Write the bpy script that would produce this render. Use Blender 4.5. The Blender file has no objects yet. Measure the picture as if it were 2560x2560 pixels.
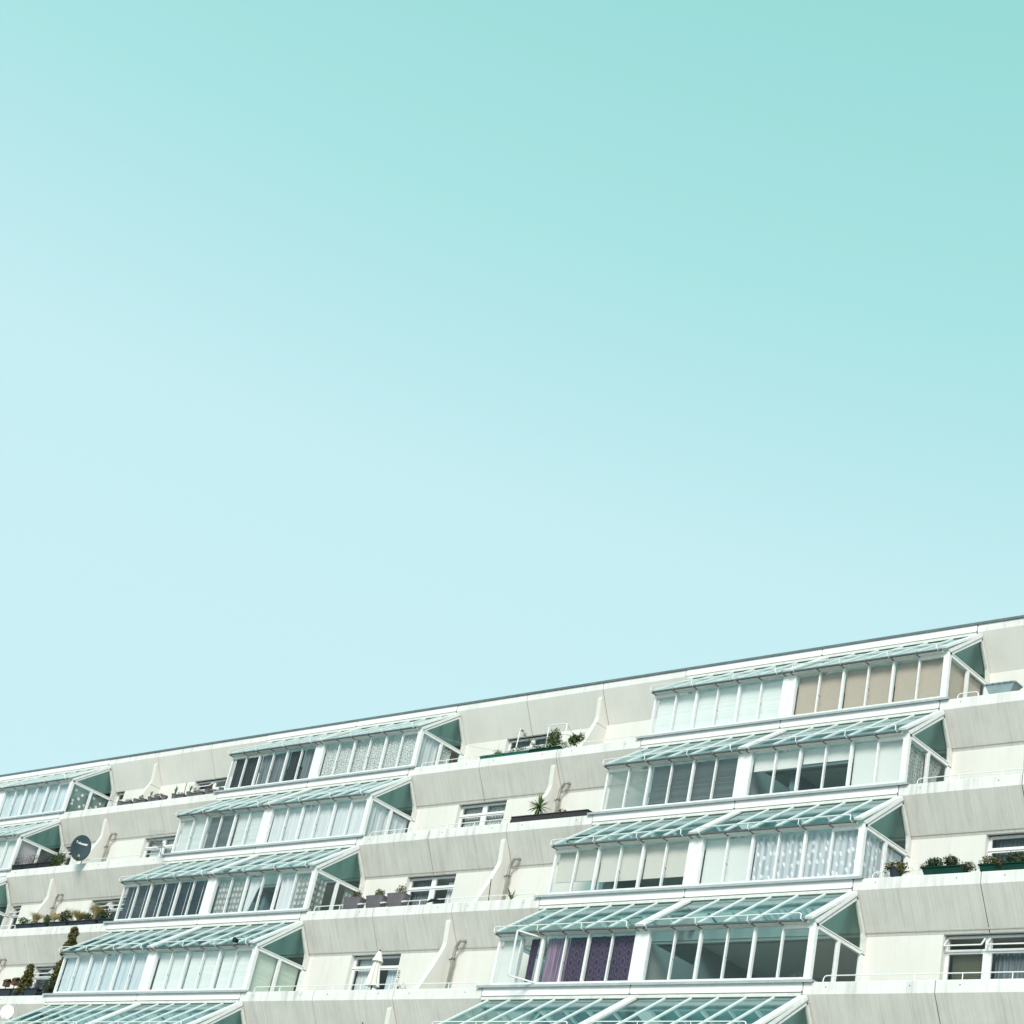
import bpy, bmesh, math, random
from mathutils import Vector, Matrix
random.seed(7)
S = bpy.context.scene
COL = S.collection
# ------------------------------------------------------------------ camera
G = 23.8                                   # height of the roof edge above the pavement
cam_d = bpy.data.cameras.new('camera'); cam = bpy.data.objects.new('camera', cam_d); COL.objects.link(cam)
right = Vector((0.73257068, 0.65052918, 0.20037962)); down = Vector((-0.1784151, 0.46758989, -0.86575271)); fwd = Vector((-0.65689288, 0.5984743, 0.45860687))
cam.matrix_world = Matrix(((right.x, -down.x, -fwd.x, 23.6464), (right.y, -down.y, -fwd.y, -38.2857), (right.z, -down.z, -fwd.z, -22.1992 + G), (0, 0, 0, 1)))
cam_d.sensor_width = 36; cam_d.lens = 66.21; cam_d.clip_start = 0.5; cam_d.clip_end = 4000
S.camera = cam
# ------------------------------------------------------------------ sky
SUN_EL, SUN_AZ = math.radians(34), math.radians(150)      # azimuth clockwise from +Y: in front of the facade, a little to the right
def lin(c): return tuple(((v/255)/12.92 if v/255 <= .04045 else ((v/255+.055)/1.055)**2.4) for v in c)
W = bpy.data.worlds.new('World'); S.world = W; W.use_nodes = True
nt = W.node_tree; nt.nodes.clear(); N = nt.nodes.new; LK = nt.links.new
out = N('ShaderNodeOutputWorld'); bg = N('ShaderNodeBackground'); bg.inputs['Strength'].default_value = 0.1
sky = N('ShaderNodeTexSky'); sky.sky_type = 'NISHITA'; sky.sun_disc = False; sky.sun_elevation = SUN_EL; sky.sun_rotation = SUN_AZ
tc = N('ShaderNodeTexCoord'); dot = N('ShaderNodeVectorMath'); dot.operation = 'DOT_PRODUCT'; dot.inputs[1].default_value = (0.10, 0, 1)
ramp = N('ShaderNodeValToRGB'); cr = ramp.color_ramp
stops = [(0.0, (206,242,248)), (.30, (203,241,247)), (.395, (200,239,244)), (.455, (188,234,238)), (.528, (172,229,229)), (.61, (160,223,221)), (.665, (153,220,216)), (1.0, (143,214,210))]
cr.elements[0].position = 0; cr.elements[0].color = lin(stops[0][1])+(1,); cr.elements[1].position = 1; cr.elements[1].color = lin(stops[-1][1])+(1,)
for p, c in stops[1:-1]: e = cr.elements.new(p); e.color = lin(c)+(1,)
sc = N('ShaderNodeVectorMath'); sc.operation = 'SCALE'; sc.inputs['Scale'].default_value = 10.1
mixs = N('ShaderNodeMix'); mixs.data_type = 'RGBA'; mixs.inputs[0].default_value = 0.02
LK(tc.outputs['Generated'], dot.inputs[0]); LK(dot.outputs['Value'], ramp.inputs[0]); LK(ramp.outputs[0], sc.inputs[0])
LK(sc.outputs[0], mixs.inputs[6]); LK(sky.outputs[0], mixs.inputs[7]); LK(mixs.outputs[2], bg.inputs[0]); LK(bg.outputs[0], out.inputs[0])
# ------------------------------------------------------------------ sun behind thin cloud
sd = bpy.data.lights.new('sun', 'SUN'); sd.energy = 3.6; sd.angle = math.radians(20); sd.color = (1, .90, .83)
so = bpy.data.objects.new('sun', sd); COL.objects.link(so)
sv = Vector((math.sin(SUN_AZ)*math.cos(SUN_EL), math.cos(SUN_AZ)*math.cos(SUN_EL), math.sin(SUN_EL)))
so.rotation_euler = sv.to_track_quat('Z', 'Y').to_euler()
S.view_settings.view_transform = 'Standard'; S.view_settings.look = 'None'; S.view_settings.exposure = 0.0; S.view_settings.gamma = 1
S.view_settings.use_curve_mapping = False
S.render.engine = 'CYCLES'; S.cycles.transparent_max_bounces = 24; S.cycles.max_bounces = 10; S.cycles.transmission_bounces = 8

# ------------------------------------------------------------------ geometry constants (metres; X along the facade, Y into the building)
JX = [9.5, 6.33, 3.205, 0.0, -4.767, -9.471, -12.623, -15.731, -18.812, -23.606, -28.315, -31.445, -34.654, -37.784, -42.695, -47.4, -50.55, -53.7, -56.8]
YL = [0.0, -1.385, -2.745, -4.113, -5.477, -6.855, -8.235]
ZL = [G + v for v in (0.0, -2.77, -5.576, -8.394, -11.2, -14.0, -16.8)]
STACKS = [0.0, -18.76, -37.75]             # right edge of each column of winter gardens

# ------------------------------------------------------------------ materials
def new_mat(name):
    m = bpy.data.materials.new(name); m.use_nodes = True; t = m.node_tree; t.nodes.clear()
    o = t.nodes.new('ShaderNodeOutputMaterial'); return m, t, o
def nd(t, kind, **kw):
    n = t.nodes.new(kind)
    for k, v in kw.items():
        if k in n.inputs: n.inputs[k].default_value = v
        else: setattr(n, k, v)
    return n
def simple(name, col, rough=.5, metal=0, spec=.5, noise=0, nscale=6, coat=0):
    m, t, o = new_mat(name); b = nd(t, 'ShaderNodeBsdfPrincipled', Roughness=rough, Metallic=metal)
    b.inputs['Specular IOR Level'].default_value = spec; b.inputs['Base Color'].default_value = (*col, 1)
    t.links.new(b.outputs[0], o.inputs[0])
    if noise:
        c = nd(t, 'ShaderNodeTexCoord'); n = nd(t, 'ShaderNodeTexNoise', Scale=nscale, Detail=5.0, Roughness=.65)
        r = nd(t, 'ShaderNodeMapRange'); r.inputs[1].default_value = .3; r.inputs[2].default_value = .75; r.inputs[3].default_value = 1-noise; r.inputs[4].default_value = 1+noise*.3
        x = nd(t, 'ShaderNodeVectorMath', operation='SCALE'); x.inputs[0].default_value = col
        t.links.new(c.outputs['Object'], n.inputs['Vector']); t.links.new(n.outputs[0], r.inputs[0]); t.links.new(r.outputs[0], x.inputs['Scale']); t.links.new(x.outputs[0], b.inputs['Base Color'])
    return m
def concrete(name, col, streak, fine, fine_scale=(55, 55, 1.2), dirt=(.35, .34, .3), bump=.3, edge=0.0, blot=.12):
    """cast concrete: fine vertical board marks, broad weather streaks, blotches, per-panel tone"""
    m, t, o = new_mat(name); b = nd(t, 'ShaderNodeBsdfPrincipled', Roughness=.85); b.inputs['Specular IOR Level'].default_value = .25
    c = nd(t, 'ShaderNodeTexCoord'); L = t.links.new
    def nz(scale, rng, detail=4.0, mn=.35, mx=.72):
        mp = nd(t, 'ShaderNodeMapping'); mp.inputs['Scale'].default_value = scale; L(c.outputs['Object'], mp.inputs[0])
        n = nd(t, 'ShaderNodeTexNoise', Scale=1.0, Detail=detail, Roughness=.6); L(mp.outputs[0], n.inputs['Vector'])
        r = nd(t, 'ShaderNodeMapRange'); r.inputs[1].default_value = mn; r.inputs[2].default_value = mx; r.inputs[3].default_value = rng[0]; r.inputs[4].default_value = rng[1]; L(n.outputs[0], r.inputs[0]); return r, n
    s, _ = nz((5.5, 1.2, .55), (0, streak), 5, .5, .8); f, fn = nz(fine_scale, (0, fine), 3); bl, _ = nz((1.3, 1.3, 1.3), (0, blot), 4, .4, .75); gr, _ = nz((30, 30, 30), (0, .05), 4)
    oi = nd(t, 'ShaderNodeObjectInfo'); pr = nd(t, 'ShaderNodeMapRange'); pr.inputs[3].default_value = .45; pr.inputs[4].default_value = 1.35; L(oi.outputs['Random'], pr.inputs[0])
    def mth(op, a, bb):
        n = nd(t, 'ShaderNodeMath', operation=op)
        for i, v in enumerate((a, bb)):
            if isinstance(v, (int, float)): n.inputs[i].default_value = v
            else: L(v, n.inputs[i])
        return n.outputs[0]
    tot = mth('ADD', mth('MULTIPLY', s.outputs[0], pr.outputs[0]), mth('ADD', f.outputs[0], mth('ADD', bl.outputs[0], gr.outputs[0])))
    tot = mth('MINIMUM', tot, .9)
    x = nd(t, 'ShaderNodeMix', data_type='RGBA'); x.inputs[6].default_value = (*col, 1); x.inputs[7].default_value = (*dirt, 1); L(tot, x.inputs[0]); L(x.outputs[2], b.inputs['Base Color'])
    bp = nd(t, 'ShaderNodeBump', Strength=bump, Distance=.01); L(fn.outputs[0], bp.inputs['Height']); L(bp.outputs[0], b.inputs['Normal'])
    L(b.outputs[0], o.inputs[0]); return m
def glass(name, tint, ior=1.6, gain=1.0, gtint=(1, 1, 1), dust=0.0, wav=0.0):
    m, t, o = new_mat(name); L = t.links.new
    tr = nd(t, 'ShaderNodeBsdfTransparent'); tr.inputs[0].default_value = (*tint, 1)
    gl = nd(t, 'ShaderNodeBsdfGlossy', Roughness=.015); gl.inputs[0].default_value = (*gtint, 1)
    fr = nd(t, 'ShaderNodeFresnel', IOR=ior); mu = nd(t, 'ShaderNodeMath', operation='MULTIPLY', use_clamp=True); mu.inputs[1].default_value = gain; ge = nd(t, 'ShaderNodeNewGeometry'); fb = nd(t, 'ShaderNodeMath', operation='SUBTRACT'); fb.inputs[0].default_value = 1.0; L(ge.outputs['Backfacing'], fb.inputs[1]); m0 = nd(t, 'ShaderNodeMath', operation='MULTIPLY'); L(fr.outputs[0], m0.inputs[0]); L(fb.outputs[0], m0.inputs[1]); L(m0.outputs[0], mu.inputs[0])
    if wav:
        c = nd(t, 'ShaderNodeTexCoord'); n = nd(t, 'ShaderNodeTexNoise', Scale=1.6, Detail=1.0); L(c.outputs['Object'], n.inputs['Vector'])
        bp = nd(t, 'ShaderNodeBump', Strength=wav, Distance=.02); L(n.outputs[0], bp.inputs['Height']); L(bp.outputs[0], gl.inputs['Normal'])
    mx = nd(t, 'ShaderNodeMixShader'); L(mu.outputs[0], mx.inputs[0]); L(tr.outputs[0], mx.inputs[1]); L(gl.outputs[0], mx.inputs[2])
    if dust:
        df = nd(t, 'ShaderNodeBsdfDiffuse'); df.inputs[0].default_value = (.7, .74, .72, 1); m2 = nd(t, 'ShaderNodeMixShader'); m2.inputs[0].default_value = dust
        L(mx.outputs[0], m2.inputs[1]); L(df.outputs[0], m2.inputs[2]); mx = m2
    L(mx.outputs[0], o.inputs[0]); return m
def fabric(name, col, kind='plain', col2=(.9, .9, .9), sheer=.0, scale=1.0):
    m, t, o = new_mat(name); L = t.links.new
    df = nd(t, 'ShaderNodeBsdfDiffuse'); tl = nd(t, 'ShaderNodeBsdfTranslucent'); mx = nd(t, 'ShaderNodeMixShader'); mx.inputs[0].default_value = .25
    c = nd(t, 'ShaderNodeTexCoord'); sp = nd(t, 'ShaderNodeSeparateXYZ'); L(c.outputs['Object'], sp.inputs[0])
    def mth(op, a, b=0.0, cl=False):
        n = nd(t, 'ShaderNodeMath', operation=op, use_clamp=cl)
        for i, v in enumerate((a, b)):
            if isinstance(v, (int, float)): n.inputs[i].default_value = v
            else: L(v, n.inputs[i])
        return n.outputs[0]
    h = mth('ADD', sp.outputs[0], sp.outputs[1]); z = sp.outputs[2]; fac = None
    if kind == 'leaf':      # columns of small pale leaves over stripes that paint in fold shading
        cx = nd(t, 'ShaderNodeCombineXYZ'); L(mth('ADD', mth('MULTIPLY', h, 5.6), mth('MULTIPLY', z, 1.9)), cx.inputs[0]); L(mth('MULTIPLY', z, 3.6), cx.inputs[1])
        v = nd(t, 'ShaderNodeTexVoronoi', Scale=1.0, Randomness=.55, voronoi_dimensions='2D'); L(cx.outputs[0], v.inputs['Vector'])
        wv = mth('MULTIPLY', mth('ADD', mth('SINE', mth('MULTIPLY', h, 33.0)), 1.0), .3); fac = mth('MAXIMUM', mth('LESS_THAN', v.outputs['Distance'], .21), wv)
    elif kind == 'flower':
        cx = nd(t, 'ShaderNodeCombineXYZ'); L(mth('MULTIPLY', h, 3.4), cx.inputs[0]); L(mth('MULTIPLY', z, 3.4), cx.inputs[1])
        v = nd(t, 'ShaderNodeTexVoronoi', Scale=1.0, Randomness=.8, voronoi_dimensions='2D'); L(cx.outputs[0], v.inputs['Vector'])
        fac = mth('LESS_THAN', v.outputs['Distance'], .2)
    elif kind == 'damask':
        a = mth('COSINE', mth('MULTIPLY', h, 2*math.pi/.27)); b = mth('COSINE', mth('MULTIPLY', z, 2*math.pi/.42))
        s = mth('ABSOLUTE', mth('ADD', a, b)); r1 = mth('LESS_THAN', mth('ABSOLUTE', mth('SUBTRACT', s, .35)), .2); r2 = mth('GREATER_THAN', s, 1.55)
        fac = mth('ADD', r1, r2, True)
    elif kind in ('lace', 'plaid'):
        cx = nd(t, 'ShaderNodeCombineXYZ'); L(mth('MULTIPLY', h, 17 if kind == 'lace' else 1.0), cx.inputs[0]); L(mth('MULTIPLY', z, 17 if kind == 'lace' else 1.0), cx.inputs[1])
        if kind == 'lace':
            v = nd(t, 'ShaderNodeTexVoronoi', Scale=1.0, Randomness=.7, voronoi_dimensions='2D'); L(cx.outputs[0], v.inputs['Vector']); fac = mth('LESS_THAN', v.outputs['Distance'], .36)
        else:
            bw = mth('GREATER_THAN', mth('SINE', mth('MULTIPLY', z, 2*math.pi/.19)), -.1); ww_ = mth('GREATER_THAN', mth('SINE', mth('MULTIPLY', h, 2*math.pi/.17)), -.3)
            th_ = mth('GREATER_THAN', mth('SINE', mth('MULTIPLY', h, 120.0)), -.3); n2 = nd(t, 'ShaderNodeTexNoise', Scale=7.0, Detail=3.0); L(cx.outputs[0], n2.inputs['Vector'])
            fac = mth('MULTIPLY', mth('ADD', mth('MULTIPLY', mth('MULTIPLY', bw, ww_), .6), mth('MULTIPLY', th_, .25), True), mth('ADD', n2.outputs[0], .4), True)
    elif kind == 'weave':
        n = nd(t, 'ShaderNodeTexNoise', Scale=1.0, Detail=3.0); cx = nd(t, 'ShaderNodeCombineXYZ'); L(mth('MULTIPLY', h, 6.0), cx.inputs[0]); L(mth('MULTIPLY', z, 90.0), cx.inputs[1]); L(cx.outputs[0], n.inputs['Vector'])
        fac = mth('MULTIPLY', n.outputs[0], .8)
    elif kind == 'fold':    # lit and shaded sides of hanging folds, put into the cloth colour
        n = nd(t, 'ShaderNodeTexNoise', Scale=1.0, Detail=4.0); cx = nd(t, 'ShaderNodeCombineXYZ'); L(mth('MULTIPLY', h, 22.0), cx.inputs[0]); L(mth('MULTIPLY', z, .8), cx.inputs[1]); L(cx.outputs[0], n.inputs['Vector'])
        mr = nd(t, 'ShaderNodeMapRange'); mr.inputs[1].default_value = .38; mr.inputs[2].default_value = .62; L(n.outputs[0], mr.inputs[0]); fac = mr.outputs[0]
    if fac is not None:
        cm = nd(t, 'ShaderNodeMix', data_type='RGBA'); cm.inputs[6].default_value = (*col, 1); cm.inputs[7].default_value = (*col2, 1); L(fac, cm.inputs[0])
        L(cm.outputs[2], df.inputs[0]); L(cm.outputs[2], tl.inputs[0])
    else:
        df.inputs[0].default_value = (*col, 1); tl.inputs[0].default_value = (*col, 1)
    L(df.outputs[0], mx.inputs[1]); L(tl.outputs[0], mx.inputs[2]); last = mx
    if sheer:
        tp = nd(t, 'ShaderNodeBsdfTransparent'); m2 = nd(t, 'ShaderNodeMixShader'); m2.inputs[0].default_value = sheer
        if fac is not None and kind in ('leaf', 'flower', 'lace', 'plaid'): L(mth('MULTIPLY', mth('SUBTRACT', 1.0, fac), sheer), m2.inputs[0])
        L(mx.outputs[0], m2.inputs[1]); L(tp.outputs[0], m2.inputs[2]); last = m2
    L(last.outputs[0], o.inputs[0]); return m
def foliage(name, c1, c2, scale=9):
    m, t, o = new_mat(name); L = t.links.new
    c = nd(t, 'ShaderNodeTexCoord'); n = nd(t, 'ShaderNodeTexNoise', Scale=float(scale), Detail=3.0); L(c.outputs['Object'], n.inputs['Vector'])
    r = nd(t, 'ShaderNodeMapRange'); r.inputs[1].default_value = .35; r.inputs[2].default_value = .65; L(n.outputs[0], r.inputs[0])
    x = nd(t, 'ShaderNodeMix', data_type='RGBA'); x.inputs[6].default_value = (*c1, 1); x.inputs[7].default_value = (*c2, 1); L(r.outputs[0], x.inputs[0])
    b = nd(t, 'ShaderNodeBsdfPrincipled', Roughness=.55); tl = nd(t, 'ShaderNodeBsdfTranslucent'); mx = nd(t, 'ShaderNodeMixShader'); mx.inputs[0].default_value = .25
    L(x.outputs[2], b.inputs['Base Color']); L(x.outputs[2], tl.inputs[0]); L(b.outputs[0], mx.inputs[1]); L(tl.outputs[0], mx.inputs[2]); L(mx.outputs[0], o.inputs[0]); return m

M = {}
M['band'] = concrete('painted_concrete', (.78, .775, .76), .55, .04, dirt=(.33, .34, .34), bump=.1, blot=.2)
M['soffit'] = concrete('ribbed_concrete', (.80, .775, .735), .24, .21, (30, .6, .2), dirt=(.32, .305, .28), bump=.4, blot=.16)
M['soffit_top'] = concrete('smooth_soffit_concrete', (.86, .84, .80), .08, .08, (30, .6, .2), dirt=(.36, .34, .31), bump=.2, blot=.10)
M['wall'] = concrete('rendered_wall', (.74, .735, .70), .16, .07, (14, 14, .4), bump=.06, dirt=(.46, .44, .38))
M['beam'] = concrete('white_beam_paint', (.84, .83, .83), .20, .0, dirt=(.40, .39, .38), bump=.03, blot=.08)
M['slab'] = simple('slab_concrete', (.42, .41, .38), .9, noise=.2)
M['seal'] = simple('joint_sealant', (.10, .10, .09), .9)
M['white'] = simple('white_window_paint', (.84, .85, .85), .4, noise=.14, nscale=9)
M['cream'] = simple('cream_window_paint', (.74, .755, .72), .5, noise=.2, nscale=7)
M['rail'] = simple('white_rail_paint', (.84, .85, .85), .35)
M['flash'] = simple('grey_flashing', (.40, .45, .47), .45, noise=.2)
M['coping'] = simple('lead_coping', (.13, .17, .18), .6, noise=.3, nscale=3)
M['dark'] = simple('dark_bracket', (.12, .12, .11), .5)
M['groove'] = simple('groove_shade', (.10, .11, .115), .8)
M['pipe'] = simple('weathered_grey_pipe', (.38, .38, .35), .45, metal=.3, noise=.25, nscale=12)
M['room'] = simple('room_paint', (.30, .32, .32), .9)
M['ceil'] = simple('room_ceiling', (.55, .60, .56), .9)
M['inner'] = simple('winter_garden_soffit', (.52, .55, .53), .9)
M['pane'] = glass('window_glass', (.975, .985, .985), 1.45, .8, (.90, .97, 1), wav=.04)
M['roofglass'] = glass('roof_glass', (.62, .83, .84), 1.9, 1.0, (.80, .97, .98), dust=.0, wav=.035)
M['gable'] = glass('gable_glass', (.735, .80, .77), 1.5, .8, (.7, .85, .8))
M['pave'] = simple('pale_paving', (.42, .40, .37), .9, noise=.25, nscale=1)
M['podium'] = concrete('podium_concrete', (.55, .54, .50), .25, .1)
M['black_plastic'] = simple('black_plastic', (.02, .023, .028), .7, spec=.2)
M['slate_plastic'] = simple('slate_plastic', (.03, .042, .055), .7, spec=.2, noise=.2)
M['grey_plastic'] = simple('grey_plastic', (.13, .12, .135), .6, noise=.2)
M['green_plastic'] = simple('green_plastic', (.006, .05, .036), .7, spec=.15, noise=.25)
M['jade_plastic'] = simple('weathered_green_plastic', (.02, .16, .12), .5, noise=.4)
M['black_wood'] = simple('black_stained_wood', (.035, .032, .035), .8, noise=.5, nscale=14)
M['soil'] = simple('soil', (.05, .035, .025), 1)
M['zinc'] = simple('galvanised_zinc', (.42, .50, .52), .38, metal=.6, noise=.2)
M['dish'] = simple('slate_dish_paint', (.035, .062, .072), .65, spec=.2, noise=.12, nscale=3)
M['white_dish'] = simple('white_dish_paint', (.85, .87, .88), .4)
M['print'] = simple('white_print', (.8, .82, .82), .5)
M['alu'] = simple('aluminium', (.55, .56, .56), .35, metal=.8)
M['wood'] = simple('brown_wood', (.14, .07, .04), .8, noise=.4, nscale=20)
M['rust'] = simple('rusty_rod', (.10, .04, .03), .8)
M['canvas'] = simple('cream_canvas', (.80, .78, .74), .9, noise=.15)
M['bark'] = simple('bark', (.10, .07, .045), .9, noise=.3, nscale=20)
M['leaf_dark'] = foliage('dark_leaves', (.015, .035, .015), (.06, .09, .03))
M['leaf_mid'] = foliage('green_leaves', (.03, .07, .02), (.11, .16, .045))
M['leaf_olive'] = foliage('olive_leaves', (.025, .04, .012), (.20, .18, .045), 14)
M['leaf_grey'] = foliage('grey_heather', (.07, .05, .075), (.17, .14, .17))
M['leaf_red'] = foliage('reddish_leaves', (.09, .03, .025), (.10, .12, .04))
M['straw'] = foliage('straw_grass', (.42, .33, .14), (.66, .55, .30))
M['fresh'] = foliage('fresh_blades', (.06, .13, .03), (.20, .27, .09), 5)
M['petal'] = simple('pale_petals', (.8, .62, .62), .7)
M['cur_white'] = fabric('white_sheer', (.88, .90, .91), 'fold', (.74, .79, .83), .05)
M['cur_blue'] = fabric('pale_blue_sheer', (.84, .90, .93), 'fold', (.62, .74, .82), .06)
M['cur_lace'] = fabric('white_lace', (.50, .53, .52), 'lace', (.85, .86, .84), .15)
M['cur_plaid'] = fabric('open_weave_plaid', (.38, .42, .42), 'plaid', (.80, .80, .76), .5)
M['cur_leaf'] = fabric('leaf_sheer', (.50, .56, .62), 'leaf', (.95, .96, .97), .08)
M['cur_flower'] = fabric('flower_sheer', (.36, .44, .42), 'flower', (.93, .94, .93), .4)
M['cur_floral'] = fabric('grey_floral_cloth', (.46, .50, .48), 'lace', (.24, .28, .27), 0)
M['cur_damask'] = fabric('purple_damask', (.105, .075, .13), 'damask', (.052, .036, .07), 0)
M['cur_lilac'] = fabric('lilac_voile', (.42, .31, .44), 'fold', (.17, .12, .19), .05)
M['cur_dark'] = fabric('charcoal_cloth', (.055, .06, .065), 'fold', (.025, .028, .03), 0)
M['cur_slate'] = fabric('slate_cloth', (.26, .30, .32), 'fold', (.12, .14, .16), 0)
M['cur_brown'] = fabric('brown_cloth', (.20, .11, .06), 'fold', (.10, .06, .03), 0)
M['roll_white'] = fabric('white_roller_cloth', (.84, .86, .84))
M['roll_cream'] = fabric('cream_roller_cloth', (.78, .76, .71), 'weave', (.68, .66, .61))
M['roll_tan'] = fabric('woven_tan_cloth', (.70, .61, .52), 'weave', (.44, .37, .31))
M['slat_white'] = simple('white_slat', (.84, .87, .86), .4)
M['slat_grey'] = simple('grey_slat', (.26, .30, .31), .4)
M['slat_navy'] = simple('navy_slat', (.09, .13, .17), .4)
M['slat_green'] = simple('pale_green_slat', (.70, .78, .68), .5)
M['slat_lilac'] = simple('lilac_slat', (.62, .57, .62), .5)
M['slat_olive'] = simple('olive_slat', (.30, .29, .20), .5)
M['parcel'] = simple('printed_paper', (.62, .74, .80), .7, noise=.4, nscale=15)
M['lime'] = simple('lime_card', (.45, .55, .10), .7)
M['tan_box'] = simple('cardboard', (.42, .30, .22), .8)

# ------------------------------------------------------------------ mesh helpers
class MB:
    def __init__(s): s.v = []; s.f = []; s.m = []; s.sm = False
    def poly(s, vs, fs, mi=0):
        n = len(s.v); s.v += [tuple(v) for v in vs]; s.f += [tuple(i+n for i in f) for f in fs]; s.m += [mi]*len(fs); return s
    def box(s, x0, x1, y0, y1, z0, z1, mi=0):
        return s.poly([(x0,y0,z0),(x1,y0,z0),(x1,y1,z0),(x0,y1,z0),(x0,y0,z1),(x1,y0,z1),(x1,y1,z1),(x0,y1,z1)],
                      [(0,3,2,1),(4,5,6,7),(0,1,5,4),(1,2,6,5),(2,3,7,6),(3,0,4,7)], mi)
    def bar(s, a, b, w, h, up=(0,0,1), mi=0, off=0.0):
        """rectangular bar a->b, w across, h along the 'up' side; off shifts it along that side"""
        a = Vector(a); b = Vector(b); d = (b-a).normalized(); sx = d.cross(Vector(up)).normalized(); u = sx.cross(d).normalized()
        c = [a+sx*i*w/2+u*(j*h/2+off) for i, j in ((-1,-1),(1,-1),(1,1),(-1,1))]; e = [p+(b-a) for p in c]
        return s.poly(c+e, [(0,3,2,1),(4,5,6,7),(0,1,5,4),(1,2,6,5),(2,3,7,6),(3,0,4,7)], mi)
    def prism(s, prof, x0, x1, mi=0):
        """profile of (y, z) points pushed along X"""
        n = len(prof); vs = [(x0, y, z) for y, z in prof]+[(x1, y, z) for y, z in prof]
        fs = [tuple(range(n)), tuple(range(2*n-1, n-1, -1))]+[(i, (i+1) % n+0, (i+1) % n+n, i+n) for i in range(n)]
        fs = fs[:2]+[(f[0], f[3], f[2], f[1]) for f in fs[2:]]
        return s.poly(vs, fs, mi)
    def tube(s, pts, r, seg=6, mi=0, cap=True):
        pts = [Vector(p) for p in pts]; rings = []; rr = r if isinstance(r, (list, tuple)) else [r]*len(pts)
        d0 = (pts[1]-pts[0]).normalized(); up = Vector((0,0,1)) if abs(d0.z) < .9 else Vector((1,0,0)); u = d0.cross(up).normalized()
        for i, p in enumerate(pts):
            d = ((pts[min(i+1, len(pts)-1)]-p).normalized()+(p-pts[max(i-1, 0)]).normalized()).normalized()
            u = (u-d*u.dot(d)).normalized(); w = d.cross(u)
            rings.append([p+(u*math.cos(2*math.pi*k/seg)+w*math.sin(2*math.pi*k/seg))*rr[i] for k in range(seg)])
        vs = [q for g in rings for q in g]; fs = []
        for i in range(len(pts)-1):
            for k in range(seg): fs.append((i*seg+k, i*seg+(k+1) % seg, (i+1)*seg+(k+1) % seg, (i+1)*seg+k))
        if cap: fs += [tuple(range(seg-1, -1, -1)), tuple(range((len(pts)-1)*seg, len(pts)*seg))]
        return s.poly(vs, fs, mi)
    def frustum(s, c, r0, r1, h, seg=14, mi=0, sx=1, sy=1):
        cx, cy, cz = c; vs = [(cx+r*sx*math.cos(2*math.pi*k/seg), cy+r*sy*math.sin(2*math.pi*k/seg), z) for r, z in ((r0, cz), (r1, cz+h)) for k in range(seg)]
        fs = [(k, (k+1) % seg, seg+(k+1) % seg, seg+k) for k in range(seg)]+[tuple(range(seg-1, -1, -1)), tuple(range(seg, 2*seg))]
        return s.poly(vs, fs, mi)
    def build(s, name, mats, parent=None, smooth=False, loc=None):
        me = bpy.data.meshes.new(name)
        v = s.v
        if loc is not None: v = [(a-loc[0], b-loc[1], c-loc[2]) for a, b, c in v]
        me.from_pydata(v, [], s.f)
        for m in (mats if isinstance(mats, (list, tuple)) else [mats]): me.materials.append(M[m])
        if any(s.m): me.polygons.foreach_set('material_index', s.m)
        if smooth: me.polygons.foreach_set('use_smooth', [True]*len(s.f))
        me.update()
        o = bpy.data.objects.new(name, me); COL.objects.link(o)
        if loc is not None: o.location = loc
        if parent is not None: o.parent = parent
        return o
def tag(o, label, cat, group=None):
    o['label'] = label; o['category'] = cat
    if group: o['group'] = group
    return o
def thing(name, loc, label, cat, group=None):
    o = bpy.data.objects.new(name, None); COL.objects.link(o); o.location = loc; o.empty_display_size = .2; return tag(o, label, cat, group)
def part(mb, name, mats, th, smooth=False):
    """a part drawn in world metres, stored relative to its thing"""
    l = th.location; mb.v = [(a-l[0], b-l[1], c-l[2]) for a, b, c in mb.v]; return mb.build(name, mats, th, smooth)

# ------------------------------------------------------------------ setting
gb = MB(); gb.poly([(-1500,-1500,0),(1500,-1500,0),(1500,1500,0),(-1500,1500,0)], [(0,1,2,3)])
g = gb.build('ground', 'pave'); g['kind'] = 'structure'

# ------------------------------------------------------------------ the building
B = thing('apartment_building', (0, 0, 0), 'white concrete terraced apartment block with glazed winter gardens stepping back under the sky', 'building')
XR, XLF = JX[0], JX[-1]
zones = [('T', 0, 3), ('C', 3, 5, 0), ('T', 5, 8), ('C', 8, 10, 1), ('T', 10, 13), ('C', 13, 15, 2), ('T', 15, 18)]
FINX = [6.33, JX[6], JX[12], JX[16]]
def slab(k):
    Y, Z = YL[k], ZL[k]
    MB().box(XLF+.21, XR-.21, Y+.5 if k else Y+.21, 9.0, Z-1.10 if k else Z-.26, Z-.92 if k else Z-.05).build('floor_slab' if k else 'roof_slab', 'slab', B)
for k in range(6): slab(k)
MB().box(XLF, XR, 8.7, 9.0, 0, G-.06).build('rear_wall', 'wall', B)
for x in (XLF, XR-.2): MB().box(x, x+.2, -6.0, 8.695, 0, G-15.005).build('end_wall', 'wall', B)
MB().prism([(-6.855+.56, 0), (-6.855+.56, G-15.1), (8.6, G-15.1), (8.6, 0)], XLF+.3, XR-.3).build('podium', 'podium', B)
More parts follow.
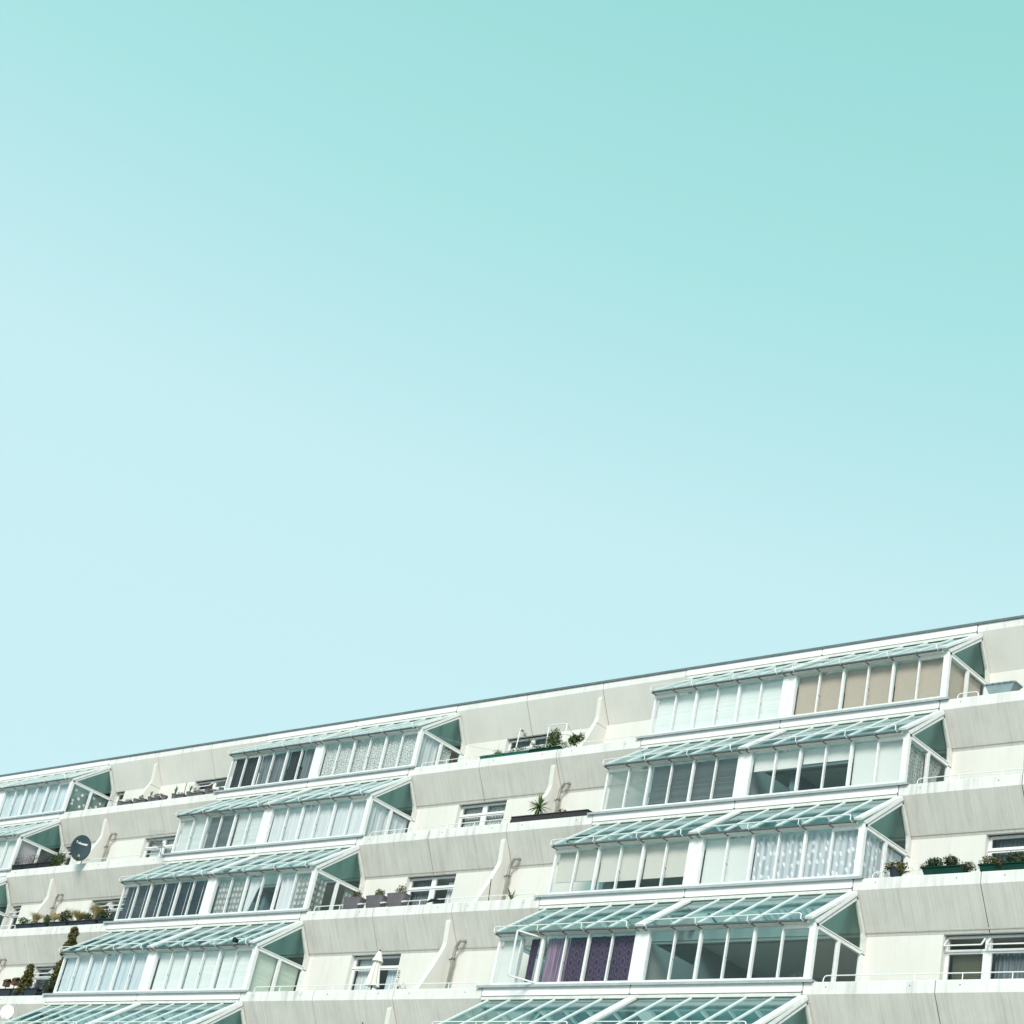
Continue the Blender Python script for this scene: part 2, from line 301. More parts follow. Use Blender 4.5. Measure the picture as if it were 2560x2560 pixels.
for x in (XLF, XR-.2):
    MB().prism([(YL[5]+.7, ZL[5]-1), (YL[5]+.7, ZL[4]-1.1), (YL[4]+.7, ZL[4]-1.1), (YL[4]+.7, ZL[3]-1.1), (YL[3]+.7, ZL[3]-1.1), (YL[3]+.7, ZL[2]-1.1), (YL[2]+.7, ZL[2]-1.1), (YL[2]+.7, ZL[1]-1.1), (YL[1]+.7, ZL[1]-1.1), (YL[1]+.7, ZL[0]-1.1), (8.69, ZL[0]-1.1), (8.69, ZL[5]-1)], x, x+.2).build('end_wall', 'wall', B)

for k in range(6):
    Y, Z = YL[k], ZL[k]
    b = .27 if k else .225
    for zn in zones:
        if zn[0] == 'T':
            for i in range(zn[1], zn[2]):
                x1, x0 = JX[i]-.013, JX[i+1]+.013
                prof = [(Y+.012, Z), (Y, Z-.015), (Y, Z-b), (Y+.55, Z-1.16), (Y+.63, Z-1.16), (Y+.63, Z-1.05), (Y+.2, Z-b-.06), (Y+.2, Z)]
                mb = MB(); n = len(prof); mb.prism(prof, x0, x1)
                for fi, f in enumerate(mb.f):
                    if fi == 2+2: mb.m[fi] = 1
                p = mb.build('parapet_panel', ['band', 'soffit' if k else 'soffit_top'], B)
                if k:
                    for fx in (.18, .82): MB().tube([(x0+(x1-x0)*fx, Y-.012, Z-.11), (x0+(x1-x0)*fx, Y+.01, Z-.11)], .012, 6).build('bolt', 'dark', p)
                MB().prism([(Y+.03, Z-.012), (Y+.03, Z-b-.01), (Y+.56, Z-1.15), (Y+.6, Z-1.12), (Y+.17, Z-.3), (Y+.17, Z-.012)], JX[i+1]-.02, JX[i+1]+.02).build('joint_seal', 'seal', B)
        else:
            a, c = zn[1], zn[2]; mid = JX[a+1]
            for x0, x1 in ((JX[c]+.013, mid-.012), (mid+.012, JX[a]-.013)):
                r = .03
                m1 = MB(); zs = [(x0+r, Z-.0), (x1-r, Z), (x1, Z-r), (x1, Z-.21+r), (x1-r, Z-.21), (x0+r, Z-.21), (x0, Z-.21+r), (x0, Z-r)]
                vs = [(x, Y-.005, z) for x, z in zs]+[(x, Y+.2, z) for x, z in zs]; m1.poly(vs, [tuple(range(8)), tuple(range(15, 7, -1))]+[(i, i+8, (i+1) % 8+8, (i+1) % 8) for i in range(8)])
                m1.build('edge_beam', 'beam', B)
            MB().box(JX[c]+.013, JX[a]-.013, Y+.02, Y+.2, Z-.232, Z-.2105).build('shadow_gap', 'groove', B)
            MB().box(mid-.012, mid+.012, Y+.03, Y+.19, Z-.20, Z-.005).build('joint_seal', 'seal', B)
            MB().box(JX[c]+.02, JX[a]-.02, Y-.004, Y+.12, Z-.305, Z-.232).build('roof_fascia', 'cream', B)
            MB().prism([(Y+.10, Z-.31), (Y+.55, Z-1.16), (Y+.63, Z-1.16), (Y+.63, Z-1.0), (Y+.2, Z-.31)], JX[c]+.02, JX[a]-.02).build('inner_soffit', 'inner', B)
            if k:
                MB().box(JX[c]-.17, JX[a]+.27, Y-.075, Y+.22, Z+.004, Z+.038).box(JX[c]-.17, JX[a]+.27, Y-.075, Y-.062, Z-.022, Z+.004).build('ledge_flashing', 'flash', B)
# roof coping strip
cx = [XLF-.1]+[-52, -45, -38.2, -31, -24.5, -17.9, -11.3, -4.9, 1.4, XR+.1]
for a, b in zip(cx[:-1], cx[1:]): MB().box(a+.004, b-.004, -.035, .5, G+.004, G+.048).box(a+.004, b-.004, -.035, -.022, G-.02, G+.004).build('roof_coping', 'coping', B)

# walls, windows, fins, pipes, rails of the terraces (row r lies between edge r and edge r+1)
def window(r, x0, x1, n, vents, lower=None, twist=0):
    """frame with n lights, each a top vent over a tall casement"""
    Y, Z = YL[r]+.70, ZL[r]-1.165; zb = ZL[r+1]-.35; zt = Z-.045; ztr = Z-.31
    f = MB(); f.box(x0, x1, Y, Y+.08, zt, Z); f.box(x0, x0+.05, Y, Y+.08, zb, zt); f.box(x1-.05, x1, Y, Y+.08, zb, zt); f.box(x0, x1, Y-.03, Y+.08, ztr-.05, ztr)
    f.box(x0, x1, Y-.05, Y+.1, zb-.05, zb)
    xs = [x0+.05+(x1-x0-.1)*i/n for i in range(n+1)]
    for xm in xs[1:-1]: f.box(xm-.065, xm+.065, Y-.01, Y+.08, zb, zt)
    w = f.build('window', 'white', B)
    for i in range(n):
        a = xs[i]+(.065 if i else 0); b = xs[i+1]-(.065 if i < n-1 else 0)
        vs = MB(); t = .026
        if vents[i]:
            ang = math.radians(38); L = zt-ztr; hy, hz = Y-.01, zt-.005
            def P(x, d, o=0): return (x, hy-math.sin(ang)*d-o*math.cos(ang), hz-math.cos(ang)*d+o*math.sin(ang))
            for (p, q) in ((P(a, .0), P(a, L)), (P(b, 0), P(b, L)), (P(a, L), P(b, L)), (P(a, 0), P(b, 0))): vs.bar(p, q, t, .03, (0, .1, 1) if p[0] == q[0] else (0, 1, 0))
            vs.build('vent', 'white', w)
            g_ = MB(); c = [P(a, .02), P(b, .02), P(b, L-.02), P(a, L-.02)]; d = [P(a, .02, .006), P(b, .02, .006), P(b, L-.02, .006), P(a, L-.02, .006)]
            g_.poly(c+d, [(0,1,2,3),(7,6,5,4),(0,4,5,1),(1,5,6,2),(2,6,7,3),(3,7,4,0)]).build('pane', 'pane', w)
        else:
            vs.box(a, b, Y-.012, Y+.03, zt-t, zt-.002); vs.box(a, b, Y-.012, Y+.03, ztr+.002, ztr+t); vs.box(a, a+t, Y-.012, Y+.03, ztr+t, zt-t); vs.box(b-t, b, Y-.012, Y+.03, ztr+t, zt-t); vs.build('vent', 'white', w)
            MB().box(a+t, b-t, Y+.01, Y+.018, ztr+t, zt-t).build('pane', 'pane', w)
        cs = MB(); z1 = ztr-.052; t = .038
        cs.box(a, b, Y-.008, Y+.04, z1-t, z1); cs.box(a, b, Y-.008, Y+.04, zb+.002, zb+t); cs.box(a, a+t, Y-.008, Y+.04, zb+t, z1-t); cs.box(b-t, b, Y-.008, Y+.04, zb+t, z1-t); cs.build('casement', 'white', w)
        MB().box(a+t, b-t, Y+.01, Y+.018, zb+t, z1-t).build('pane', 'pane', w)
    return w
def wall(r, x0, x1):
    MB().box(x0, x1, YL[r]+.55, YL[r]+.85, ZL[r+1]-1.0, ZL[r]-1.164).build('wall_panel', 'wall', B)
def dup(o, dx, dy, dz, parent=None):
    c = o.copy(); COL.objects.link(c); c.parent = parent; c.location = (o.location[0]+dx, o.location[1]+dy, o.location[2]+dz); return c
WINS = {'mid': (-16.80, -14.80), 'right': (2.10, 4.12), 'left': (-32.62, -30.60), 'left1': (-38.2, -36.98)}
vents = {('right', 3): (1, 1), ('left', 0): (1, 0), ('left', 2): (1, 1), ('left', 3): (1, 1), ('left1', 2): (1,), ('left1', 1): (1,)}
for r in range(5):
    for nm, (x0, x1) in WINS.items():
        n = 2 if nm != 'left1' else 1
        if nm == 'left1': x0 = -37.60
        window(r, x0, x1, n, vents.get((nm, r), (0,)*n))
    wall(r, WINS['right'][1], XR-.21); wall(r, JX[3]+.02, WINS['right'][0])
    wall(r, WINS['mid'][1], JX[5]-.02); wall(r, JX[8]+.02, WINS['mid'][0])
    wall(r, WINS['left'][1], JX[10]-.02); wall(r, WINS['left1'][1], WINS['left'][0]); wall(r, JX[13]+.02, -37.60)
    wall(r, XLF+.21, JX[15]-.02)
    # fins and pipes
    Y, Z = YL[r], ZL[r]; dY = YL[r+1]-YL[r]
    for fx in FINX:
        pr = [(Y+.12, Z-.44), (Y+.085, Z-.455), (Y+.075, Z-.5), (Y+.10, Z-.8), (Y+.125, Z-1.08), (Y+.10, Z-1.2), (Y+.04, Z-1.34), (Y-.17, Z-1.83), (Y-.45, Z-2.38), (Y-.75, Z-2.95), (Y-.95, Z-3.4), (Y-.97, Z-3.7),
              (Y+.56, Z-3.7), (Y+.549, Z-1.166), (Y+.535, Z-1.14), (Y+.135, Z-.48)]
        if r == 0:
            cut = Z-1.28
            MB().prism(pr[:6]+[(Y+.065, cut), (Y+.549, cut), (Y+.549, Z-1.166)]+pr[14:], fx-.20, fx-.045).build('fin_cap', 'wall', B)
            MB().prism([(Y+.05, cut-.015)]+pr[6:13]+[(Y+.549, cut-.015)], fx-.20, fx-.045).build('fin', 'wall', B)
            MB().box(fx-.18, fx-.06, Y+.09, Y+.5, cut-.015, cut).build('joint_seal', 'seal', B)
        else: MB().prism(pr, fx-.20, fx-.045).build('fin', 'wall', B)
        if r:
            px = fx+.10; y1 = Y+.34
            m = MB(); m.tube([(px+.26, Y+.47, Z-.93), (px+.25, Y+.33, Z-.95), (px+.20, Y+.27, Z-.97), (px+.08, y1-.02, Z-1.04), (px+.02, y1, Z-1.12), (px, y1, Z-1.25), (px, y1, Z-3.5)], .045, 10)
            p = m.build('drainpipe', 'pipe', B, True)
            MB().frustum((px, y1, Z-1.47), .062, .062, .05, 10).box(px-.15, px-.05, y1-.01, y1+.01, Z-1.46, Z-1.43).build('collar', 'dark', p)
            MB().poly([(px+.16, Y+.355, Z-.845), (px+.38, Y+.355, Z-.845), (px+.38, Y+.475, Z-1.04), (px+.16, Y+.475, Z-1.04), (px+.16, Y+.38, Z-.83), (px+.38, Y+.38, Z-.83), (px+.38, Y+.5, Z-1.03), (px+.16, Y+.5, Z-1.03)], [(0,3,2,1),(4,5,6,7),(0,1,5,4),(1,2,6,5),(2,3,7,6),(3,0,4,7)]).build('soffit_plate', 'wall', p)
def rail(x0, x1, k, endL=True, endR=True):
    Y, Z = YL[k]+.10, ZL[k]; h = .165; r = .0125
    pts = []
    if endL: pts += [(x0, Y, Z), (x0+.01, Y, Z+h-.06), (x0+.04, Y, Z+h-.015), (x0+.09, Y, Z+h)]
    else: pts += [(x0, Y, Z+h)]
    if endR: pts += [(x1-.09, Y, Z+h), (x1-.04, Y, Z+h-.015), (x1-.01, Y, Z+h-.06), (x1, Y, Z)]
    else: pts += [(x1, Y, Z+h)]
    m = MB(); m.tube(pts, r, 6); n = max(1, round((x1-x0)/1.15))
    for i in range(1, n): x = x0+(x1-x0)*i/n; m.tube([(x, Y, Z), (x, Y, Z+h)], .011, 5)
    m.build('handrail', 'rail', B)
for k in (2, 3, 4): rail(-18.4, -9.70, k)
rail(-18.4, -9.70, 1)
for k in (2, 3, 4): rail(.42, 9.3, k)
rail(.42, 1.0, 1); rail(2.2, 9.3, 1)
rail(-33.9, -28.55, 2); rail(-37.2, -33.8, 3)
rail(-18.4, -9.7, 5); rail(.42, 9.3, 5); rail(-37.2, -28.55, 5)

# winter gardens
ROOMZ = []
def garden(si, r):
    X0 = STACKS[si]; Yt, Zt = YL[r], ZL[r]; Ye, Ze = YL[r+1], ZL[r+1]
    xL = [X0-9.20+.728*i for i in range(7)]; xR = [X0-4.44+.7475*i for i in range(7)]     # pane edges of the two halves
    gx = X0+.12                                                                          # plane of the right side wall
    zh = Ze+1.272; zd = Ze+1.23
    fr = MB()
    fr.box(xL[0]-.03, gx+.03, Ye-.035, Ye+.055, zh, zh+.052)                              # head rail
    fr.box(xL[0]-.03, gx+.03, Ye-.03, Ye+.05, Ze+.039, Ze+.10)                           # sill rail
    fr.box(xL[0]-.035, xL[0]+.02, Ye-.03, Ye+.05, Ze+.10, zh)                            # left post
    fr.box(gx-.115, gx+.045, Ye-.045, Ye+.06, Ze+.039, zh+.03)                            # right corner post
    fr.box(xL[6]-.01, xR[0]+.02, Ye-.05, Ye+.06, Ze+.039, zh+.052)                         # pillar between the two halves
    ys = Yt+.40
    for xx in (gx, xL[0]-.01):                                                            # side head rails and rear jambs
        fr.box(xx-.03, xx+.035, Ye+.06, ys, zd-.03, zd+.045); fr.box(xx-.04, xx+.05, Ye+.06, ys+.01, zd+.05, zd+.075)
        fr.box(xx-.035, xx+.04, ys, Yt+.549, Ze-.5, zd-.03)
        fr.box(xx-.03, xx+.03, Ye+.06, ys, Ze-.35, Ze-.30)
    root = fr.build('winter_garden', 'white', B)
    # mullions
    for i, x in enumerate(xL[1:6]+xR[1:6]):
        w = .062 if i % 5 in (1, 3) else .040
        m = MB(); m.box(x-w/2, x+w/2, Ye-.025-(.012 if w > .05 else 0), Ye+.045, Ze+.10, zh)
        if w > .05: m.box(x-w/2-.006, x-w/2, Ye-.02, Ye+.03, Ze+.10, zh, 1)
        m.build('mullion', ['white', 'groove'], root)
    mz = Ye+.5*(ys-Ye)+.02
    for xx in (gx,): MB().box(xx-.03, xx+.035, mz-.05, mz+.05, Ze-.3, zd-.03).build('mullion', 'white', root)
    # roof: rafters run from under the edge beam down to the eave
    zt, ze = Zt-.335, Ze+1.335; yt, ye = Yt-.01, Ye-.20
    dv = Vector((0, ye-yt, ze-zt)).normalized(); up = Vector((0, -dv.z, dv.y)); up = up if up.z > 0 else -up
    rx = [(xL[0], .045)]+[(x, .040) for x in xL[1:6]]+[((xL[6]+xR[0])/2-.01, .27)]+[(x, .040) for x in xR[1:6]]
    for i, (x, w) in enumerate(rx):
        m = MB(); a = (x, yt, zt); b = (x, ye, ze)
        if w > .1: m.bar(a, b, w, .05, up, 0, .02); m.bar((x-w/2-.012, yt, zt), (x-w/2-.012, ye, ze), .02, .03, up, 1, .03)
        else: m.bar(a, b, w+.012, .05, up, 0, .002)
        for bx in ((x,) if w < .1 else (x-w/2+.02, x+w/2-.02)):
            m.box(bx-.02, bx+.02, ye-.03, ye+.02, ze-.075, ze-.035, 1); m.box(bx-.012, bx+.012, ye+.02, Ye-.03, ze-.075, ze-.055, 1)
        m.build('rafter', ['white', 'dark'], root)
    m = MB(); ex = gx-.06; m.bar((ex, yt, zt), (ex, ye, ze), .20, .055, up, 0, .02)
    m.bar((gx+.03, yt, zt-.02), (gx+.03, ye+.14, ze-.02), .03, .15, up, 0, -.045); m.bar((gx+.05, yt, zt-.02), (gx+.05, ye+.17, ze-.02), .012, .012, up, 1, -.045)
    m.box(ex-.11, ex-.06, ye-.03, ye+.02, ze-.075, ze-.03, 1)
    m.build('end_rafter', ['white', 'dark'], root)
    MB().bar((xL[0]-.01, yt, zt-.02), (xL[0]-.01, ye+.14, ze-.02), .03, .12, up, 0, -.03).build('end_rafter', 'cream', root)
    # eave
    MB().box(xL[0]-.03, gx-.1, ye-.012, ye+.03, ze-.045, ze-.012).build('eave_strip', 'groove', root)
    MB().box(xL[0]-.03, gx-.1, ye+.03, Ye-.036, ze-.06, ze-.03).build('eave_board', 'cream', root)
    # panes
    edges = [(xL[i], xL[i+1]) for i in range(6)]+[(xR[i], xR[i+1]) for i in range(6)]
    for i, (a, b) in enumerate(edges):
        a2, b2 = (a+.03, b-.03)
        if i == 5: b2 = b-.08
        if i == 6: a2 = a+.06
        if i == 11: b2 = b-.02
        q = MB(); c = [Vector((x, yt if t else ye, zt if t else ze)) for x, t in ((a2-.015, 1), (b2+.015, 1), (b2+.015, 0), (a2-.015, 0))]; d = [p-up*.008 for p in c]
        q.poly(c+d, [(0,3,2,1),(4,5,6,7),(0,1,5,4),(1,2,6,5),(2,3,7,6),(3,0,4,7)]).build('roof_pane', 'roofglass', root)
        ztop = zh-(.085 if i in (0, 11) else 0.0)
        if i in (0, 11): MB().box(a+.02, b-.02, Ye-.03, Ye+.04, ztop, zh-.001).build('top_rail', 'white', root)
        if (si, r, i) == (0, 3, 1): continue                                              # this casement stands open
        MB().box(a+.02, b-.02, Ye+.0, Ye+.008, Ze+.10, ztop).build('front_pane', 'pane', root)
        if i % 2 == 1 and i not in (1, 11) or (i == 1 and r % 2):
            MB().bar((a+.06, Ye-.03, Ze+.58), (a+.13, Ye-.05, Ze+.50), .012, .012).build('handle', 'dark', root)
    for a, b in ((Ye+.065, mz-.05), (mz+.05, ys)):
        MB().box(gx-.004, gx+.004, a, b, Ze-.3, zd-.03).build('side_pane', 'pane', root)
    MB().box(xL[0]-.014, xL[0]-.006, Ye+.065, ys, Ze-.3, zd-.03).build('side_pane', 'pane', root)
    zg = zd+.075; topz = zt-.12
    f = (yt-ye-.14)/1.0
    gp = [(ye+.23, zg), (Yt+.0, zt-.16), (Yt+.335, Zt-1.14), (Yt+.39, Zt-1.5), (Yt+.40, zg)]
    for xx in (gx, xL[0]-.01):
        q = MB(); q.prism(gp, xx-.004, xx+.004); q.build('gable_pane', 'gable', root)
        q = MB(); q.prism([(Yt-.02, zt-.10), (Yt+.04, zt-.10), (Yt+.52, Zt-1.20), (Yt+.54, Zt-1.25), (Yt+.54, zd), (Yt+.40, zd), (Yt+.40, Zt-1.32), (Yt+.37, Zt-1.14), (Yt+.0, zt-.18)], xx-.03, xx+.045); q.build('gable_frame', 'cream', root)
    # eave guard rails, one for each half
    for a, b in ((xL[0], xL[6]-.12), (xR[0]+.03, xR[6]-.12)):
        y, z0, z1 = Ye-.30, ze-.05, ze+.10; m = MB(); rr = .0135
        m.tube([(a, Ye-.21, z0), (a, y, z0+.02), (a, y, z1-.04), (a+.02, y, z1-.012), (a+.06, y, z1), (b-.06, y, z1), (b-.02, y, z1-.012), (b, y, z1-.04), (b, y, z0+.02), (b, Ye-.21, z0)], rr, 6)
        for j in range(1, 3): x = a+(b-a)*j/3+.02; m.tube([(x, Ye-.21, z0), (x, y, z0+.02), (x, y, z1)], .011, 5)
        m.build('guard_rail', 'rail', root)
    return root
gardens = {}
for si in range(3):
    for r in range(5): gardens[si, r] = garden(si, r)
# rooms behind the glass
for r in range(5):
    Ze = ZL[r+1]; Y = YL[r]
    MB().box(XLF+.3, XR-.3, Y+3.4, Y+3.5, Ze-.9, ZL[r]-1.12).build('room_wall', 'room', B)
    MB().box(XLF+.3, XR-.3, Y+.86, Y+3.38, ZL[r]-1.125, ZL[r]-1.105).build('room_ceiling', 'ceil', B)
    for x in JX[3:14]:
        if x in (JX[3], JX[5], JX[8], JX[10], JX[13], JX[4], JX[9], JX[6], JX[12]): MB().box(x-.08, x+.08, Y+.87, Y+3.39, Ze-.9, ZL[r]-1.13).build('partition', 'room', B)
    for si in range(3):
        xm = STACKS[si]-4.66
        MB().box(xm-.05, xm+.05, YL[r+1]+.25, Y+.62, Ze-.9, Ze+1.1).build('partition', 'room', B)

# open casement of the purple curtained garden
X0 = STACKS[0]; a = X0-9.20+.728; b = a+.728; Ye, Ze = YL[4], ZL[4]; ang = math.radians(62); hx = b-.03
oc = MB(); dx, dy = -math.cos(ang)*.67, -math.sin(ang)*.67
p0 = (hx, Ye-.03, Ze+.09); p1 = (hx+dx, Ye-.03+dy, Ze+.09); q0 = (hx, Ye-.03, Ze+1.2); q1 = (hx+dx, Ye-.03+dy, Ze+1.2)
for u, v in ((p0, p1), (q0, q1), (p0, q0), (p1, q1)): oc.bar(u, v, .045, .035, (0, 0, 1) if u[2] == v[2] else (dx, dy, 0))
oc.build('open_casement', 'white', gardens[0, 3])
qp = MB(); n_ = Vector((-dy, dx, 0)).normalized()*.004; c = [Vector(v) for v in (p0, p1, q1, q0)]
qp.poly([v+n_ for v in c]+[v-n_ for v in c], [(0,1,2,3),(7,6,5,4),(0,4,5,1),(1,5,6,2),(2,6,7,3),(3,7,4,0)]).build('front_pane', 'pane', gardens[0, 3])

# ------------------------------------------------------------------ curtains and blinds hanging in the windows
def edge(si, i, hi=False):
    X0 = STACKS[si]
    if i < 6 or (i == 6 and hi): return X0-9.20+.728*i
    return X0-4.44+.7475*(i-6)
def hang(si, r, i0, i1, kind, mat, label, z0=0.0, z1=1.235, side=None, **kw):
    """i0..i1: panes 0-12 counted from the left; side: 0-2 along the right side wall"""
    Ye, Ze = YL[r+1], ZL[r+1]
    if side is not None: z1 = min(z1, 1.19)
    if side is None:
        xa, xb = edge(si, i0)+.02, edge(si, i1, True)-.02; y = Ye+.13
        P = lambda t, o, z: (xa+(xb-xa)*t, y-o, z)
        L = xb-xa
    else:
        ya, yb = Ye+.12+1.70*i0/2, Ye+.02+1.72*i1/2; x = STACKS[si]+.12-.10
        P = lambda t, o, z: (x+o, ya+(yb-ya)*t, z)
        L = yb-ya
    base = Vector(P(.5, 0, Ze+z1)); m = MB()
    if kind == 'curtain':
        n = max(8, int(L*26)); ph = random.random()*6; amp = kw.get('amp', .028); fr = kw.get('fold', 46); zz = [z1, z1-.35*(z1-z0), z0+.02]; g0 = kw.get('gather', 0)
        vs = []
        for zi, z in enumerate(zz):
            for j in range(n+1):
                t = j/n; s = t*L; o = math.sin(s*fr+ph+.25*zi)*amp*(.75+.25*math.sin(s*7+zi))+math.sin(s*fr*.43+ph)*amp*.6
                if g0: t = t*(1-g0*zi/2)
                vs.append(P(t, o, Ze+z))
        fs = [(a*(n+1)+j, a*(n+1)+j+1, (a+1)*(n+1)+j+1, (a+1)*(n+1)+j) for a in range(2) for j in range(n)]
        m.poly(vs, fs); o = m.build('curtain', mat, None, True, base)
        th = o
    elif kind == 'roller':
        a, b = P(0, .0, 0), P(1, .0, 0); zt, zb = Ze+z1, Ze+z0
        nrm = .006
        vs = [P(t, s*nrm, z) for s in (1, -1) for t, z in ((0, zt), (1, zt), (1, zb), (0, zb))]
        m.poly(vs, [(0,1,2,3),(7,6,5,4),(0,4,5,1),(1,5,6,2),(2,6,7,3),(3,7,4,0)])
        m.bar(P(0, .0, zb+.012), P(1, .0, zb+.012), .022, .024); m.tube([P(0, 0, zt), P(1, 0, zt)], .022, 6)
        th = m.build('roller_blind', mat, None, False, base)
    else:
        pitch = kw.get('pitch', .034); tilt = kw.get('tilt', 70); w = kw.get('w', .034); n = int((z1-z0-.03)/pitch)
        for j in range(n):
            z = Ze+z1-.02-pitch*j; tt = math.radians(tilt+random.uniform(-4, 4)); dz = math.sin(tt)*w/2; do = math.cos(tt)*w/2
            m.poly([P(0, do, z+dz), P(1, do, z+dz), P(1, -do, z-dz), P(0, -do, z-dz)], [(0, 1, 2, 3)])
        th = thing('venetian_blind', base, label, 'blind')
        mm = m; mm.v = [(a-base[0], b-base[1], c-base[2]) for a, b, c in mm.v]; mm.build('slats', mat, th)
        hb = MB().bar(P(0, 0, Ze+z1), P(1, 0, Ze+z1), .035, .03); part(hb, 'head_rail', mat, th)
        if kw.get('cords'):
            for i in range(i0, i1):
                if side is None:
                    xc = (edge(si, i)+edge(si, i+1, True))/2; cd = MB().tube([(xc, Ye+.11, Ze+z1), (xc, Ye+.11, Ze+z0)], .008, 5); part(cd, 'cord', 'rail', th)
        return th
    return tag(th, label, 'curtain' if kind == 'curtain' else 'blind')
RT, MT, LT = 'right-hand column', 'middle column', 'left-hand column'
# right-hand column
hang(0, 0, 0, 6, 'venetian', 'slat_white', 'closed white slatted blind left of the pillar, top right-hand winter garden', tilt=78)
for a_, w_ in ((6, 'next to the middle pillar'), (8, 'in the middle'), (10, 'nearest the corner post')):
    hang(0, 0, a_, a_+2, 'roller', 'roll_tan', 'lowered tan woven blind '+w_+' of the top right-hand winter garden front')
hang(0, 0, 0, 2, 'roller', 'roll_tan', 'tan woven blind in the side wall of the top right-hand winter garden', side=1)
hang(0, 1, 0, 2, 'venetian', 'slat_white', 'white slatted blind half open at the far left of the second right-hand winter garden', tilt=20, z1=1.2)
hang(0, 1, 2, 6, 'venetian', 'slat_grey', 'dark grey slatted blind left of the pillar in the second right-hand winter garden', tilt=48)
hang(0, 1, 6, 8, 'roller', 'roll_white', 'white roller blind drawn a quarter down right of the pillar over a grey room', z0=.80)
hang(0, 1, 8, 10, 'roller', 'roll_white', 'white roller blind drawn a quarter down beside two fully lowered ones', z0=.86)
hang(0, 1, 10, 12, 'roller', 'roll_white', 'fully lowered white roller blind by the corner post of the second right-hand winter garden')
hang(0, 1, 0, 1, 'curtain', 'cur_floral', 'grey floral curtain in the front side pane of the second right-hand winter garden', side=1)
hang(0, 1, 1, 2, 'curtain', 'cur_floral', 'grey floral curtain at the rear of the side wall above the plain railing', side=1, gather=.45)
hang(0, 2, 0, 2, 'roller', 'roll_cream', 'cream roller blind at the far left of the third right-hand winter garden', z0=.42)
hang(0, 2, 2, 4, 'roller', 'roll_cream', 'cream roller blind two thirds down between two others in the third right-hand winter garden', z0=.36)
hang(0, 2, 4, 6, 'roller', 'roll_cream', 'cream roller blind two thirds down left of the pillar', z0=.37)
hang(0, 2, 6, 8, 'roller', 'roll_white', 'fully lowered white roller blind between the pillar and the leaf patterned sheers')
hang(0, 2, 8, 12, 'curtain', 'cur_leaf', 'grey sheer curtain with white leaves in the front of the third right-hand winter garden')
hang(0, 2, 0, 2, 'curtain', 'cur_leaf', 'white leaf patterned sheer in the side wall beside the black pot plant', side=1)
hang(0, 3, 0, 1, 'roller', 'roll_white', 'grey white roller blind in the leftmost pane next to the open casement', z0=.02)
hang(0, 3, 1, 2, 'curtain', 'cur_damask', 'narrow strip of dark purple curtain behind the open casement', gather=.2).scale = (.35, 1, 1)
hang(0, 3, 2, 3, 'curtain', 'cur_lilac', 'lilac voile curtain between the open casement and the purple damask', amp=.04)
hang(0, 3, 3, 6, 'curtain', 'cur_damask', 'dark purple damask curtain left of the pillar', amp=.012, fold=20)
# middle column
hang(1, 0, 0, 2, 'curtain', 'cur_dark', 'black curtain at the far left of the top middle winter garden', amp=.01)
hang(1, 0, 2, 4, 'curtain', 'cur_slate', 'slate grey curtain between two black ones in the top middle winter garden')
hang(1, 0, 4, 5, 'curtain', 'cur_dark', 'narrow black curtain filling the second pane left of the pillar', amp=.01)
hang(1, 0, 5, 6, 'curtain', 'cur_slate', 'slate grey curtain just left of the pillar in the top middle winter garden')
hang(1, 0, 6, 12, 'curtain', 'cur_lace', 'white lace curtain along the front right half of the top middle winter garden')
hang(1, 0, 0, 1, 'curtain', 'cur_white', 'white curtain in the front side pane of the top middle winter garden', side=1)
hang(1, 0, 1, 1.7, 'curtain', 'cur_lace', 'lace curtain in the rear side pane of the top middle winter garden', side=1)
hang(1, 0, 1.75, 2, 'curtain', 'cur_brown', 'narrow brown curtain at the rear end of the top middle side wall', side=1)
hang(1, 1, 0, 2, 'venetian', 'slat_white', 'white slatted blind at the far left of the second middle winter garden', tilt=66)
hang(1, 1, 2, 4, 'venetian', 'slat_grey', 'dark slatted blind between two white ones in the second middle winter garden', tilt=50)
hang(1, 1, 4, 6, 'venetian', 'slat_white', 'white slatted blind left of the pillar in the second middle winter garden', tilt=66)
hang(1, 1, 6, 12, 'curtain', 'cur_white', 'long white sheer curtain along the front right half of the second middle winter garden')
hang(1, 1, 0, 2, 'curtain', 'cur_white', 'white sheer curtain in the side wall of the second middle winter garden', side=1)
hang(1, 2, 0, 6, 'venetian', 'slat_navy', 'blue grey slatted blind with pale vertical cords in the third middle winter garden', tilt=40, pitch=.045, w=.045, cords=1)
hang(1, 2, 6, 8, 'curtain', 'cur_plaid', 'open weave checked curtain right of the pillar in the third middle winter garden')
hang(1, 2, 8, 9, 'curtain', 'cur_white', 'white sheer curtain drawn aside beside the uncovered pane', gather=.75)
hang(1, 2, 10, 11, 'curtain', 'cur_white', 'narrow white curtain between the uncovered pane and a checked curtain', amp=.04)
hang(1, 2, 11, 12, 'curtain', 'cur_plaid', 'open weave checked curtain at the front corner of the third middle winter garden')
hang(1, 2, 0, .65, 'curtain', 'cur_plaid', 'checked curtain in the front side pane of the third middle winter garden', side=1)
hang(1, 2, 1.45, 2, 'curtain', 'cur_plaid', 'checked curtain in the rear side pane behind the grey tubs', side=1)
hang(1, 3, 0, 6, 'curtain', 'cur_blue', 'pale blue sheer curtain left of the pillar in the fourth middle winter garden', amp=.016, fold=60)
for a_, w_ in ((6, 'right of the pillar'), (8, 'in the middle of the right half'), (10, 'by the corner post')):
    hang(1, 3, a_, a_+2, 'venetian', 'slat_white', 'pale slatted blind '+w_+', fourth middle winter garden', tilt=76, z0=.02)
